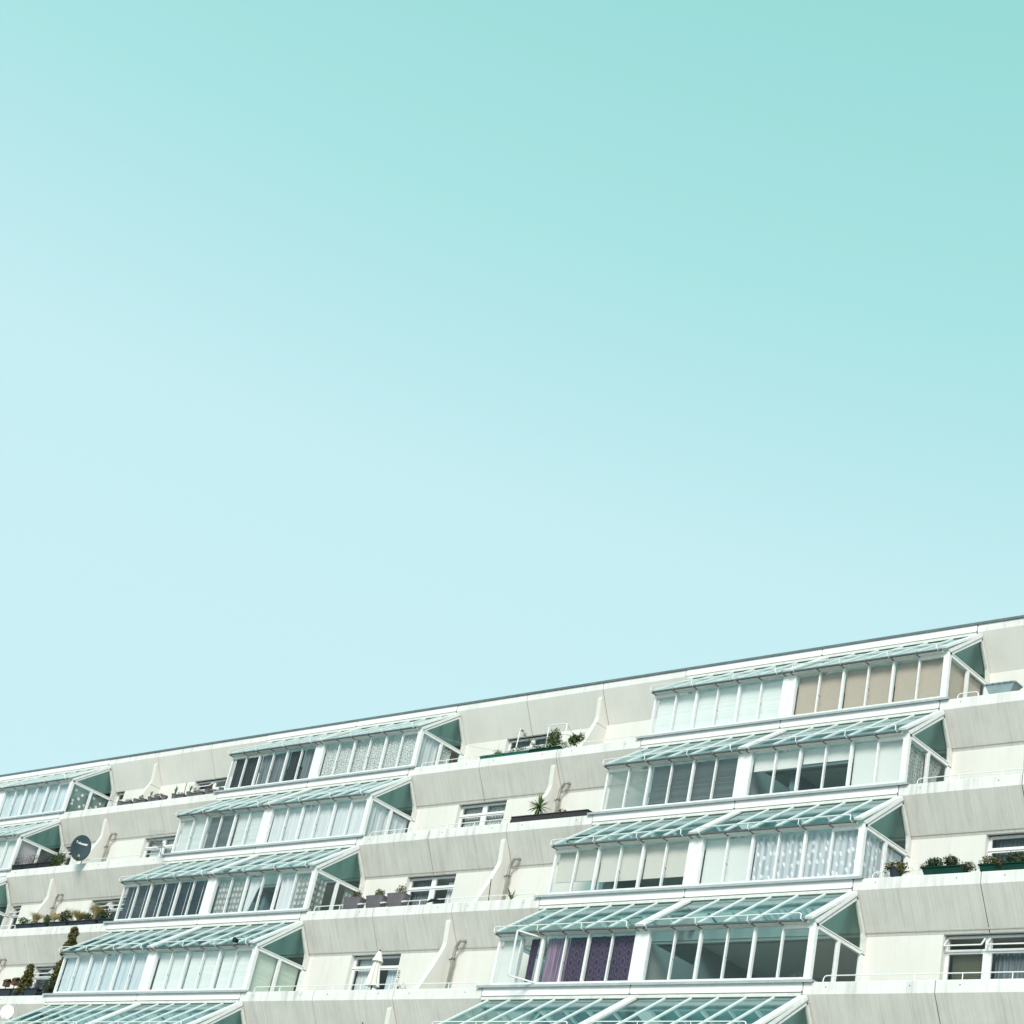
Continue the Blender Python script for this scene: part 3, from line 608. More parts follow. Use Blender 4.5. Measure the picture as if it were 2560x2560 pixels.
hang(1, 3, 0, 1, 'venetian', 'slat_green', 'pale green slatted blind in the front side pane of the fourth middle winter garden', side=1, tilt=80)
hang(1, 3, 1, 2, 'venetian', 'slat_green', 'pale green slatted blind in the rear side pane of the fourth middle winter garden', side=1, tilt=70)
# left-hand column
hang(2, 0, 6, 12, 'curtain', 'cur_blue', 'pale blue sheer curtain in the front of the top left-hand winter garden')
hang(2, 0, 0, 6, 'curtain', 'cur_white', 'white sheer curtain at the left edge of the photo in the top left-hand winter garden')
hang(2, 0, 0, 1, 'curtain', 'cur_flower', 'green grey flowered sheer in the front side pane, top left-hand winter garden', side=1, amp=.012)
hang(2, 0, 1, 2, 'curtain', 'cur_flower', 'flower patterned sheer in the rear side pane of the top left-hand winter garden', side=1)
hang(2, 1, 6, 12, 'roller', 'roll_white', 'white roller blind in the front of the second left-hand winter garden')
hang(2, 1, 0, 1, 'venetian', 'slat_lilac', 'lilac grey slatted blind in the side pane above the heather troughs', side=1, tilt=74, pitch=.03)
# windows on the terrace walls
def wcurt(r, x0, x1, mat, label, z1=-1.25, z0=None, kind='c'):
    Y = YL[r]+.86; Z = ZL[r]; z0 = ZL[r+1]-.3 if z0 is None else Z+z0; m = MB(); base = (x0, Y, Z+z1)
    if kind == 'c':
        n = max(6, int((x1-x0)*30)); vs = [(x0+(x1-x0)*j/n, Y+.02*math.sin(j*1.7), z) for z in (Z+z1, z0) for j in range(n+1)]
        m.poly(vs, [(j, j+1, n+2+j, n+1+j) for j in range(n)]); return tag(m.build('curtain', mat, None, True, base), label, 'curtain')
    th = thing('venetian_blind', base, label, 'blind'); n = int((Z+z1-z0)/.04)
    for j in range(n): z = Z+z1-.04*j; m.poly([(x0, Y-.012, z), (x1, Y-.012, z), (x1, Y+.012, z-.026), (x0, Y+.012, z-.026)], [(0,1,2,3)])
    part(m, 'slats', mat, th); return th
wcurt(3, 2.2, 3.02, 'slat_olive', 'olive slatted blind below the open vent beside the blank wall', -1.5, kind='v')
wcurt(3, 3.22, 4.05, 'cur_slate', 'slate blue curtain in the lower pane at the right edge of the photo', -1.5)
wcurt(3, -16.74, -15.9, 'cur_white', 'white curtain in the window left of the closed parasol', -1.22)
wcurt(3, -15.5, -15.0, 'cur_blue', 'pale curtain in the window right of the closed parasol', -1.5)
wcurt(2, -15.35, -14.9, 'cur_white', 'white curtain at the right of the window behind the grey tubs', -1.3)
wcurt(1, -16.74, -14.86, 'cur_lace', 'lace curtain across the window under the second terrace edge of the middle bay', -1.22)
wcurt(0, -37.5, -37.02, 'cur_lace', 'lace curtain in the small window behind the leftmost grey pots', -1.22)

wcurt(2, -16.72, -15.95, 'cur_slate', 'grey curtain in the left light of the window behind the grey tubs', -1.22)
wcurt(2, 2.2, 4.0, 'cur_slate', 'slate curtain in the window behind the green troughs at the right edge', -1.22)
wcurt(1, -32.5, -31.0, 'cur_white', 'white curtain in the window behind the television aerial', -1.22)
wcurt(0, -16.7, -14.9, 'cur_slate', 'grey curtain in the window behind the green troughs and white pole', -1.22)
wcurt(3, -32.5, -31.0, 'cur_slate', 'grey blue curtain in the window right of the conical tree', -1.22)

# ------------------------------------------------------------------ plants
def leaves(m, c, r, n, size=.03, mi=0, shell=.45, zmin=None):
    for _ in range(n):
        d = Vector((random.gauss(0,1), random.gauss(0,1), random.gauss(0,1))).normalized(); k = shell+(1-shell)*random.random()**.5
        k *= .82+.3*math.sin(d.x*5+c[0]*9)*math.cos(d.y*4+d.z*5+c[0])
        p = Vector((c[0]+d.x*r[0]*k, c[1]+d.y*r[1]*k, c[2]+d.z*r[2]*k))
        if zmin is not None and p.z < zmin: continue
        a = Vector((random.gauss(0,1), random.gauss(0,1), random.gauss(0,1))).normalized(); b = a.cross(d+Vector((.1,.2,.3))).normalized(); s = size*random.uniform(.6, 1.4)
        m.poly([p-a*s, p+b*s*.45, p+a*s, p-b*s*.45], [(0,1,2,3)], mi)
def blades(m, c, n, h, spread, w=.012, droop=.4, mi=0, seg=4, up=.5):
    for _ in range(n):
        an = random.random()*2*math.pi; s = spread*random.uniform(.3, 1); hh = h*random.uniform(.65, 1); d = Vector((math.cos(an), math.sin(an), 0)); sd = Vector((-d.y, d.x, 0)); pts = []
        for i in range(seg+1):
            t = i/seg; p = Vector(c)+d*s*(t**1.3)+Vector((0, 0, hh*(t-droop*t*t*t))); ww = w*(1-t)**.6*.5+.0008; pts += [p-sd*ww, p+sd*ww]
        m.poly(pts, [(2*i, 2*i+1, 2*i+3, 2*i+2) for i in range(seg)], mi)
def shrub(name, x, k, dz, rx, rz, mat, label, cat='shrub', n=260, size=.028, dy=.10, group=None, flower=0, stem=True, base=None):
    z = ZL[k]+dz; bz = ZL[k]+(base if base is not None else max(.0, dz-rz)); y = YL[k]+dy
    th = thing(name, (x, y, bz), label, cat, group); m = MB(); leaves(m, (x, y, z), (rx*1.08, min(rx, .19), rz*1.15), int(n*1.5), size*1.12); part(m, 'foliage', mat, th)
    s = MB()
    for _ in range(5): s.tube([(x+random.uniform(-.02, .02), y, bz-.02), (x+random.uniform(-.6, .6)*rx, y+random.uniform(-.05, .05), z+rz*.3)], .005, 4)
    part(s, 'stem', 'bark', th)
    if flower:
        f = MB(); leaves(f, (x, y, z), (rx*1.02, min(rx, .17), rz*1.02), flower, .028, 0, .9); part(f, 'flower', 'petal', th)
    return th
def trough(x0, x1, k, h, mat, label, dy=.0, d=.2, lip=.012, taper=.03, name='planter_trough', tilt=0, group=None, z=0.0):
    Y = YL[k]+.012+dy; Z = ZL[k]+z; th = thing(name, ((x0+x1)/2, Y+d/2, Z), label, 'planter', group); m = MB(); t = taper
    m.poly([(x0+t, Y+t*.5, Z), (x1-t, Y+t*.5, Z), (x1-t, Y+d-t*.5, Z), (x0+t, Y+d-t*.5, Z), (x0, Y, Z+h), (x1, Y, Z+h), (x1, Y+d, Z+h), (x0, Y+d, Z+h),
            (x0+.015, Y+.015, Z+h), (x1-.015, Y+.015, Z+h), (x1-.015, Y+d-.015, Z+h), (x0+.015, Y+d-.015, Z+h), (x0+.02, Y+.02, Z+h-.03), (x1-.02, Y+.02, Z+h-.03), (x1-.02, Y+d-.02, Z+h-.03), (x0+.02, Y+d-.02, Z+h-.03)],
           [(0,3,2,1),(0,1,5,4),(1,2,6,5),(2,3,7,6),(3,0,4,7),(4,5,9,8),(5,6,10,9),(6,7,11,10),(7,4,8,11),(8,9,13,12),(9,10,14,13),(10,11,15,14),(11,8,12,15)])
    part(m, 'box', mat, th)
    q = MB()
    for a_, b_ in (((x0-lip, Y-lip, Z+h-.012), (x1+lip, Y-lip, Z+h-.012)), ((x0-lip, Y+d+lip, Z+h-.012), (x1+lip, Y+d+lip, Z+h-.012)), ((x0-lip, Y-lip, Z+h-.012), (x0-lip, Y+d+lip, Z+h-.012)), ((x1+lip, Y-lip, Z+h-.012), (x1+lip, Y+d+lip, Z+h-.012))): q.bar(a_, b_, .022, .026)
    part(q, 'rim', mat, th); part(MB().box(x0+.022, x1-.022, Y+.022, Y+d-.022, Z+h-.05, Z+h-.03), 'soil', 'soil', th); return th
def pot(x, k, r, h, mat, label, dy=.11, name='flower_pot', group=None):
    y = YL[k]+dy; Z = ZL[k]; th = thing(name, (x, y, Z), label, 'pot', group); part(MB().frustum((x, y, Z), r*.74, r, h-.03, 14), 'body', mat, th)
    part(MB().frustum((x, y, Z+h-.03), r*1.08, r*1.1, .03, 14), 'rim', mat, th); part(MB().frustum((x, y, Z+h), r*.9, r*.9, .004, 12), 'soil', 'soil', th); return th
def grass(x, k, z, h, spread, mat, label, n=120, w=.012, droop=.4, dy=.1, name='grass_tuft', cat='grass tuft', group=None, mi=None):
    th = thing(name, (x, YL[k]+dy, ZL[k]+z), label, cat, group); m = MB(); blades(m, (x, YL[k]+dy, ZL[k]+z), int(n*1.5) if mat == 'straw' else n, h*(1+droop*(.75 if mat == 'straw' else 1)), spread*(1.75 if mat == 'straw' else 1.15), w, droop); part(m, 'blades', mat, th)
    part(MB().frustum((x, YL[k]+dy, ZL[k]+z-.02), .03, .02, .05, 8), 'crown', mat, th); return th

# top terrace, left bay: row of grey pots
gp = 'grey pots along the top left terrace edge'
potx = [(-34.18, 'trailing'), (-33.22, 'seedling'), (-32.35, 'twiggy'), (-31.55, 'leafy'), (-30.95, 'upright'), (-30.10, 'spiky'), (-29.05, 'low'), (-28.28, 'corner')]
plab = ['leftmost grey pot on the top left terrace edge', 'grey pot with a reddish seedling right of the leftmost pot', 'grey pot with thin pale blades in front of the fin foot', 'grey pot under a low dark shrub right of the fin',
        'grey pot holding broad upright green blades', 'grey pot holding narrow upright green blades beside the red cane', 'grey pot under the open window vent', 'grey pot standing on the ledge against the black curtained winter garden']
for (x, nm), lb in zip(potx, plab): pot(x, 1, .115, .20, 'grey_plastic', lb, group=gp)
tl = ['grey trough between the two leftmost pots', 'grey trough in front of the lower fin', 'dark grey trough right of the fin', 'grey trough left of the red cane', 'grey trough right of the red cane', 'grey trough below the open window vent']
for (x0, x1), lb in zip([(-33.95, -33.40), (-33.05, -32.52), (-32.2, -31.72), (-30.78, -30.30), (-29.92, -29.2), (-28.9, -28.5)], tl): trough(x0, x1, 1, .12, 'grey_plastic', lb, d=.17)
shrub('shrub', -33.65, 1, .17, .24, .07, 'leaf_grey', 'small grey twiggy plant in the leftmost trough of the top left terrace', n=120, size=.018)
shrub('shrub', -32.95, 1, .25, .13, .10, 'leaf_red', 'small reddish plant in front of the lower fin', n=70, size=.022)
grass(-32.40, 1, .2, .34, .12, 'fresh', 'thin pale green blades in a grey pot in front of the fin foot', n=12, w=.03, name='blade_plant', cat='plant')
shrub('shrub', -31.9, 1, .22, .33, .10, 'leaf_dark', 'low dark shrub spilling over the grey trough right of the fin', n=240, size=.02)
grass(-30.95, 1, .2, .36, .12, 'fresh', 'broad upright green blades left of the red cane', n=12, w=.06, droop=.1, name='blade_plant', cat='plant')
grass(-30.12, 1, .2, .34, .12, 'fresh', 'narrow upright green blades right of the red cane', n=14, w=.04, droop=.15, name='blade_plant', cat='plant')
shrub('shrub', -30.55, 1, .17, .2, .06, 'leaf_grey', 'dry grey plants around the foot of the red cane', n=90, size=.02)
shrub('shrub', -29.6, 1, .18, .25, .06, 'leaf_dark', 'low dark plants right of the spiky pot', n=110, size=.02)
shrub('shrub', -29.0, 1, .24, .16, .07, 'leaf_olive', 'small olive plant below the open window vent', n=80, size=.02)
tag(MB().tube([(-30.42, YL[1]+.1, ZL[1]), (-30.44, YL[1]+.1, ZL[1]+.62)], .012, 6).build('plant_cane', 'rust', None, loc=(-30.42, YL[1]+.1, ZL[1])), 'thin reddish brown cane standing between two spiky pots', 'cane')
# second terrace, left bay
for (x0, x1), lb in zip([(-37.8, -36.9), (-36.88, -35.95), (-35.93, -35.1)], ['black trough at the left end below the lilac blind', 'black trough in the middle of three in front of the lilac blind', 'black trough nearest the round green shrub']):
    trough(x0, x1, 2, .19, 'black_plastic', lb, d=.18)
for x, lb in ((-37.4, 'grey heather at the left end of the black troughs'), (-36.5, 'grey heather in the middle black trough'), (-35.65, 'tall grey heather beside the round green shrub')):
    shrub('heather', x, 2, .40, .5, .24, 'leaf_grey', lb, n=330, size=.017, base=.15)
shrub('bushy_shrub', -34.80, 2, .28, .46, .27, 'leaf_mid', 'round bright green shrub beside the big dark satellite dish', n=900, size=.03, base=.0)
def dish(x, k, z, r, dy, mat, label, text=None, yaw=0, pitch=22, ax=1.0):
    Y = YL[k]+dy; th = thing('satellite_dish', (x, Y, ZL[k]), label, 'satellite dish')
    Rm = Matrix.Translation((x, Y, ZL[k]+z)) @ Matrix.Rotation(math.radians(yaw), 4, 'Z') @ Matrix.Rotation(math.radians(-pitch), 4, 'X') @ Matrix.Diagonal((ax, 1, 1, 1))
    m = MB(); seg = 36; rings = 7; vs = []                        # dish surface facing the viewer, bowl opening towards -Y
    for side in (0, 1):
        for i in range(rings+1):
            q = i/rings
            for j in range(seg): a = 2*math.pi*j/seg; vs.append(Rm @ Vector((r*.93*q*math.cos(a), -.16*r*q*q*(1)+(.008 if side else 0), r*q*math.sin(a)*1.03)))
    n = (rings+1)*seg; fs = []
    for i in range(rings):
        for j in range(seg): a, b = i*seg+j, i*seg+(j+1) % seg; fs.append((a, b, b+seg, a+seg)); fs.append((n+a+seg, n+b+seg, n+b, n+a))
    for j in range(seg): a, b = rings*seg+j, rings*seg+(j+1) % seg; fs.append((a, b, n+b, n+a))
    m.poly(vs, fs); part(m, 'reflector', mat, th, True)
    W_ = lambda x_, y_, z_: tuple(Rm @ Vector((x_, y_, z_)))
    part(MB().tube([W_(0, .02, -r*.2), W_(0, .14, -r*.2), (x, Y+.2, ZL[k]+z-r*.6), (x, Y+.2, ZL[k]-.3)], .025, 8), 'mast', 'alu', th)
    part(MB().tube([W_(0, .0, -r*.98), W_(0, -r*.75, -r*1.05)], .014, 6), 'arm', mat, th)
    f = MB(); f.tube([W_(0, -r*.72, -r*1.0), W_(0, -r*.88, -r*.98)], .04, 8); f.bar(W_(-.05, -r*.85, -r*1.02), W_(.05, -r*.85, -r*1.02), .06, .05); part(f, 'receiver', 'tan_box' if text else 'white_dish', th)
    if text:
        cu = bpy.data.curves.new('lettering', 'FONT'); cu.body = text; cu.size = .125; cu.align_x = 'CENTER'; cu.extrude = .001; cu.offset = .004
        tmp = bpy.data.objects.new('tmp', cu); COL.objects.link(tmp); bpy.context.view_layer.update()
        me = bpy.data.meshes.new_from_object(tmp.evaluated_get(bpy.context.evaluated_depsgraph_get())); bpy.data.objects.remove(tmp)
        me.materials.clear(); me.materials.append(M['print'])
        for v in me.vertices:
            px, pz = v.co.x*.86, v.co.y+.33*r; q = ((px/(r*.93))**2+(pz/r)**2); v.co = Rm @ Vector((px, -.16*r*q-.006-v.co.z, pz))-Vector(th.location)
        o = bpy.data.objects.new('lettering', me); COL.objects.link(o); o.parent = th
    return th
dish(-32.99, 2, .42, .50, -.30, 'dish', 'large dark slate satellite dish with white lettering on the second left terrace', 'Technomate', yaw=60, pitch=14, ax=.76)
dish(-29.67, 4, -.65, .24, -.35, 'white_dish', 'small white satellite dish at the bottom left corner below the blue grey troughs', yaw=50, pitch=14, ax=.9)
# TV aerial
A0 = Vector((-29.05, YL[2]-.12, ZL[2]+.52)); A1 = Vector((-27.52, YL[2]-.75, ZL[2]+.0)); th = thing('television_aerial', (-28.6, YL[2]+.05, ZL[2]), 'long television aerial with a spiky boom beside the second middle winter garden', 'aerial')
part(MB().tube([A0, A1], .011, 5), 'boom', 'alu', th); el = MB(); dr = (A1-A0); 
for i in range(20):
    p = A0+dr*(i+.5)/20; el.tube([p+Vector((.03, .0, .09)), p-Vector((.03, .0, .09))], .007, 4); el.tube([p+Vector((-.045, -.1, .01)), p+Vector((.045, .1, -.01))], .006, 4)
part(el, 'element', 'dark', th); rf = MB()
for s_ in (-1, 1):
    for j in range(6): b_ = A0+Vector((0, 0, s_*.03*j)); rf.tube([b_+Vector((-.28, -.02*j, s_*.04*j)), b_+Vector((.28, .02*j, s_*.04*j))], .006, 4)
part(rf, 'reflector', 'alu', th); part(MB().tube([(-28.62, YL[2]+.05, ZL[2]-.2), (-28.62, YL[2]-.02, ZL[2]+.42)], .015, 6), 'mast', 'alu', th)
part(MB().tube([(-28.62, YL[2]+.03, ZL[2]+.05), A0+dr*.5], .009, 5), 'brace', 'alu', th)
# third terrace, left bay
for (x0, x1), lb in zip([(-33.75, -32.75), (-32.72, -31.95), (-31.7, -30.75), (-30.6, -29.7), (-29.7, -29.1), (-28.95, -28.35)],
        ['slate trough at the left end of the grass and rose row', 'slate trough in front of the fin foot below the glossy shrub', 'slate trough under the white flowered rose bush', 'slate trough under the broad straw grass tuft', 'slate trough between the two right-hand straw grass tufts', 'slate trough at the right end of the grass and rose row']):
    trough(x0, x1, 3, .16, 'slate_plastic', lb, d=.18)
shrub('rose_bush', -33.45, 3, .29, .30, .14, 'leaf_mid', 'small rose bush at the left end of the third left terrace', n=260, size=.026, flower=7)
shrub('rose_bush', -32.75, 3, .2, .24, .10, 'leaf_red', 'low reddish rose between the first bush and the first straw tuft', n=130, size=.022, flower=6)
grass(-32.75, 3, .14, .50, .22, 'straw', 'leftmost straw coloured grass tuft in front of the fin', n=260)
shrub('shrub', -32.05, 3, .28, .17, .18, 'leaf_mid', 'glossy green shrub between straw grass tufts in front of the fin', n=260, size=.03)
grass(-31.62, 3, .13, .55, .16, 'straw', 'drooping straw grass tuft left of the white rose bush', n=240, droop=.75)
shrub('rose_bush', -31.0, 3, .35, .40, .24, 'leaf_dark', 'large rose bush with white flowers above the slate troughs', n=720, size=.028, flower=34)
grass(-30.2, 3, .12, .52, .36, 'straw', 'broad straw grass tuft in the middle of the third left terrace', n=380, droop=.6)
shrub('shrub', -29.68, 3, .27, .2, .15, 'leaf_dark', 'dark shrub between the two right-hand straw tufts', n=240, size=.026)
grass(-29.32, 3, .14, .72, .22, 'straw', 'tallest straw grass tuft left of the dark evergreen', n=340, droop=.5)
shrub('shrub', -28.80, 3, .32, .28, .2, 'leaf_dark', 'dark evergreen shrub at the right end of the third left terrace', n=480, size=.028)
# fourth terrace, left bay
for (x0, x1), lb in zip([(-31.9, -31.25), (-31.22, -30.5), (-30.42, -30.1), (-30.07, -29.75), (-29.7, -29.0)], ['slate trough cut by the left edge of the photo', 'slate trough below the two bird houses', 'small slate pot at the foot of the conical tree', 'small slate pot right of the conical tree foot', 'slate trough under the heather right of the conical tree']):
    trough(x0, x1, 4, .24, 'slate_plastic', lb, d=.2)
trough(-28.97, -28.3, 4, .1, 'black_plastic', 'low black tray under the dark shrub beside the fourth middle winter garden', d=.2)
def conifer(x, k, z0, z1, r, dy, label, n=1500, lean=0, cat='tree', ex=.75, mat='leaf_olive'):
    Y = YL[k]+dy; Z = ZL[k]; th = thing('conical_tree', (x, Y, Z+z0), label, cat); part(MB().tube([(x, Y, Z+z0), (x+lean*.5, Y, Z+(z0+z1)/2), (x+lean, Y, Z+z1-.05)], [.03, .02, .006], 6), 'trunk', 'bark', th)
    m = MB(); H = z1-z0
    nb = int(H*60)
    for i in range(nb):
        t = (i+random.random())/nb; rr = r*((1-t)**ex)*random.uniform(.45, 1)+.02; a = random.random()*6.28; c = (x+lean*t+math.cos(a)*rr*.8, Y+math.sin(a)*rr*.6, Z+z0+H*(.06+.94*t)); s = random.uniform(.08, .13)
        leaves(m, c, (s, s, s*.8), int(n/nb), .034, 0, .2)
    part(m, 'crown', mat, th); return th
conifer(-29.93, 4, .05, 1.02, .34, .12, 'conical olive green tree left of the open window on the fourth left terrace', n=5200)
conifer(-28.72, 4, -.8, 2.37, .52, .5, 'tall dark conical tree rising behind the left end of the fourth middle winter garden', n=13000, ex=.55)
shrub('heather', -29.15, 4, .36, .24, .13, 'leaf_grey', 'purple grey heather right of the conical tree', n=260, size=.018)
shrub('shrub', -28.55, 4, .3, .26, .26, 'leaf_dark', 'dark leafy shrub touching the left post of the fourth middle winter garden', n=520, size=.026)
for x, z, lb in ((-31.15, .38, 'wooden bird house at the left edge of the photo'), (-30.68, .42, 'wooden bird house left of the conical tree')):
    Y = YL[4]+.2; Z = ZL[4]+z; th = thing('bird_house', (x, Y, Z), lb, 'bird house')
    part(MB().box(x-.10, x+.10, Y-.08, Y+.08, Z, Z+.17), 'body', 'wood', th)
    part(MB().poly([(x-.14, Y-.11, Z+.15), (x+.14, Y-.11, Z+.15), (x+.14, Y, Z+.25), (x-.14, Y, Z+.25), (x-.14, Y+.11, Z+.15), (x+.14, Y+.11, Z+.15), (x-.14, Y, Z+.225), (x+.14, Y, Z+.225)], [(0,1,2,3),(3,2,5,4),(0,6,7,1),(6,4,5,7),(0,3,6),(3,4,6),(1,7,2),(2,7,5)]), 'roof', 'bark', th)
    part(MB().tube([(x, Y-.085, Z+.09), (x, Y-.078, Z+.09)], .028, 10), 'hole', 'black_plastic', th); part(MB().tube([(x, Y, Z), (x, Y, ZL[4])], .015, 6), 'post', 'wood', th)
# top terrace, middle bay
trough(-15.78, -14.80, 1, .09, 'jade_plastic', 'weathered green trough at the left end of the top middle terrace', d=.2, taper=.01)
trough(-14.78, -13.80, 1, .09, 'jade_plastic', 'weathered green trough below the slanting white pole', d=.2, taper=.01)
trough(-13.76, -12.60, 1, .11, 'green_plastic', 'dark green trough below the white tube frame', d=.22, taper=.02)
tag(MB().tube([(-14.45, YL[1]+.1, ZL[1]+.05), (-14.41, YL[1]+.1, ZL[1]+.9)], .018, 6).build('white_pole', 'rail', None, loc=(-14.45, YL[1]+.1, ZL[1])), 'slanting white pole with a climbing plant tied to its top', 'pole')
cl = thing('climbing_plant', (-13.9, YL[1]+.12, ZL[1]+.08), 'thin climbing plant trained from the top of the slanting white pole', 'plant'); m = MB()
pts_ = [(-14.41, .88), (-14.28, .78), (-14.15, .62), (-14.0, .5), (-13.85, .38), (-13.7, .27)]
for (a_, za), (b_, zb) in zip(pts_[:-1], pts_[1:]): leaves(m, ((a_+b_)/2, YL[1]+.12, ZL[1]+(za+zb)/2), (.11, .08, .07), 26, .022)
leaves(m, (-14.2, YL[1]+.12, ZL[1]+.25), (.25, .1, .10), 90, .024)
part(m, 'foliage', 'leaf_mid', cl); part(MB().tube([(a_, YL[1]+.12, ZL[1]+z_) for a_, z_ in pts_]+[(-13.72, YL[1]+.12, ZL[1]+.06)], .006, 4), 'stem', 'bark', cl)
shrub('shrub', -13.55, 1, .2, .25, .09, 'leaf_mid', 'sparse green plant below the window between pole and tube frame', n=90, size=.024)
tf = MB(); y_ = YL[1]+.1; z_ = ZL[1]; tf.tube([(-13.23, y_, z_+.1), (-13.25, y_, z_+.80), (-13.22, y_, z_+.85), (-13.16, y_, z_+.865), (-12.62, y_, z_+.865), (-12.56, y_, z_+.85), (-12.54, y_, z_+.8), (-12.53, y_, z_+.08)], .017, 6)
fo = thing('tube_frame', (-12.9, y_, z_+.08), 'white tube frame standing over the dark green trough', 'plant frame'); part(tf, 'hoop', 'rail', fo)
part(MB().tube([(-13.25, y_, z_+.66), (-12.5, y_, z_+.2)], .007, 4).tube([(-12.62, y_, z_+.92), (-12.15, y_+.05, z_+.35)], .006, 4).tube([(-13.2, y_, z_+.62), (-12.3, y_, z_+.45)], .006, 4), 'cane', 'dark', fo)
shrub('shrub', -12.92, 1, .40, .25, .33, 'leaf_mid', 'tall green shrub growing inside the white tube frame', n=620, size=.03, base=.08)
for i_, (x_, z_, lb_) in enumerate(((-15.1, .16, 'green sprigs rising from the left weathered trough'), (-14.45, .2, 'green sprigs around the foot of the slanting white pole'), (-13.2, .16, 'trailing green growth at the left foot of the tube frame'), (-12.45, .17, 'trailing green growth at the right foot of the tube frame'))):
    shrub('trailing_plant', x_, 1, z_, .26, .10, 'leaf_mid', lb_, cat='plant', n=70, size=.026, base=.08)
shrub('shrub', -12.12, 1, .29, .24, .17, 'leaf_mid', 'leafy green plant between the tube frame and the fin', n=300, size=.036)
shrub('shrub', -11.88, 1, .34, .12, .15, 'leaf_olive', 'small olive plant touching the top fin', n=120, size=.026)
tag(MB().tube([(-17.9, YL[1]+.05, ZL[1]+1.0), (-17.0, YL[1]+.05, ZL[1]+.72), (-16.0, YL[1]+.08, ZL[1]+.42), (-15.0, YL[1]+.1, ZL[1]+.22)], .004, 4).build('washing_line', 'alu', None, loc=(-16, YL[1]+.08, ZL[1])), 'thin line slung from the top middle winter garden to the green troughs', 'line')
dg = thing('dry_grass', (-15.2, YL[1]+.1, ZL[1]+.08), 'pale dry stems above the left green trough', 'plant'); m = MB(); blades(m, (-15.2, YL[1]+.1, ZL[1]+.08), 16, .5, .35, .007, .3); part(m, 'blades', 'straw', dg)
# second terrace, middle bay
trough(-12.52, -11.16, 2, .17, 'black_wood', 'black wooden trough holding the spiky palm', d=.24, taper=-.03, name='wooden_trough')
trough(-11.12, -9.72, 2, .17, 'black_wood', 'black wooden trough right of the palm trough', d=.24, taper=-.03, name='wooden_trough')
yc = thing('yucca', (-11.66, YL[2]+.13, ZL[2]+.14), 'spiky green palm like yucca in front of the second fin', 'plant'); m = MB(); c0 = Vector((-11.66, YL[2]+.13, ZL[2]+.46))
for i in range(74):
    an = random.random()*6.283; elv = random.uniform(-1.0, 1.45); d = Vector((math.cos(an)*math.cos(elv), math.sin(an)*math.cos(elv), math.sin(elv))); L_ = random.uniform(.30, .42); sd = d.cross(Vector((0, 0, 1))).normalized(); pts = []
    for t in (0, .35, .7, 1): p = c0+d*L_*t-Vector((0, 0, .06*t*t*(1 if elv < 1 else 0))); ww = (.014, .019, .013, .001)[(0, .35, .7, 1).index(t)]; pts += [p-sd*ww, p+sd*ww]
    m.poly(pts, [(2*j, 2*j+1, 2*j+3, 2*j+2) for j in range(3)])
part(m, 'leaf', 'fresh', yc).__setitem__('kind', 'stuff'); part(MB().tube([(-11.66, YL[2]+.13, ZL[2]+.13), c0], [.04, .03], 8), 'trunk', 'bark', yc)
shrub('dry_plant', -10.72, 2, .23, .16, .05, 'leaf_red', 'small brown dried plant in the right-hand black trough', n=80, size=.02)
# third terrace, middle bay
for x, hh, lb, lb2 in ((-16.78, .34, 'leftmost grey rounded tub against the checked curtained winter garden', 'small fir in the leftmost grey tub'), (-15.85, .35, 'middle darker grey rounded tub', 'dark fir in the middle grey tub'), (-15.00, .38, 'grey rounded tub nearest the window', 'tallest fir in the grey tub nearest the window')):
    th = thing('tub_planter', (x, YL[3]+.14, ZL[3]), lb, 'planter', 'grey rounded tubs on the third middle terrace'); m = MB(); seg = 20; vs = []; prof = [(.29, 0), (.33, .10), (.36, hh-.04), (.38, hh), (.355, hh), (.335, hh-.05)]
    for rr, z in prof:
        for j in range(seg): a_ = 2*math.pi*j/seg; ca, sa = math.cos(a_), math.sin(a_); vs.append((x+rr*math.copysign(abs(ca)**.5, ca), YL[3]+.14+rr*.48*math.copysign(abs(sa)**.5, sa), ZL[3]+z))
    m.poly(vs, [(i*seg+j, i*seg+(j+1) % seg, (i+1)*seg+(j+1) % seg, (i+1)*seg+j) for i in range(len(prof)-1) for j in range(seg)]+[tuple(range(seg-1, -1, -1)), tuple(range((len(prof)-1)*seg, len(prof)*seg))]); part(m, 'tub', 'grey_plastic', th, False)
    part(MB().tube([(x+.33, YL[3]+.0, ZL[3]+.12), (x+.50, YL[3]+.0, ZL[3]+.13)], .02, 6), 'bracket', 'rail', th)
    shrub('small_fir', x+.06, 3, hh+.10, .17, .14 if x < -15.5 else .2, 'leaf_olive', lb2, n=300, size=.022, dy=.14, base=hh-.05)
tag(MB().tube([(-11.42, YL[3]+.1, ZL[3]+.0), (-11.5, YL[3]+.1, ZL[3]+.64)], .013, 6).build('iron_rod', 'rust', None, loc=(-11.42, YL[3]+.1, ZL[3])), 'dark iron rod standing in front of the third fin', 'rod')
grass(-10.62, 3, .0, .32, .24, 'fresh', 'spiky yellow green plant right of the third drainpipe', n=26, w=.03, droop=.2, name='blade_plant', cat='plant')
s_ = MB(); s_.tube([(-13.75, YL[3]+.1, ZL[3]+.10), (-13.55, YL[3]+.06, ZL[3]+.13), (-13.35, YL[3]+.1, ZL[3]+.15)], [.02, .045, .02], 6); tag(s_.build('black_rag', 'black_plastic', None, True, loc=(-13.55, YL[3]+.1, ZL[3]+.1)), 'small black bundle lying on the third middle handrail', 'bundle')
bx = MB().box(-18.75, -18.55, YL[3]+.0, YL[3]+.12, ZL[3]+.04, ZL[3]+.10); tag(bx.build('clay_tray', 'tan_box', None, loc=(-18.65, YL[3]+.05, ZL[3]+.04)), 'small brown clay tray at the corner post of the third middle winter garden', 'tray')
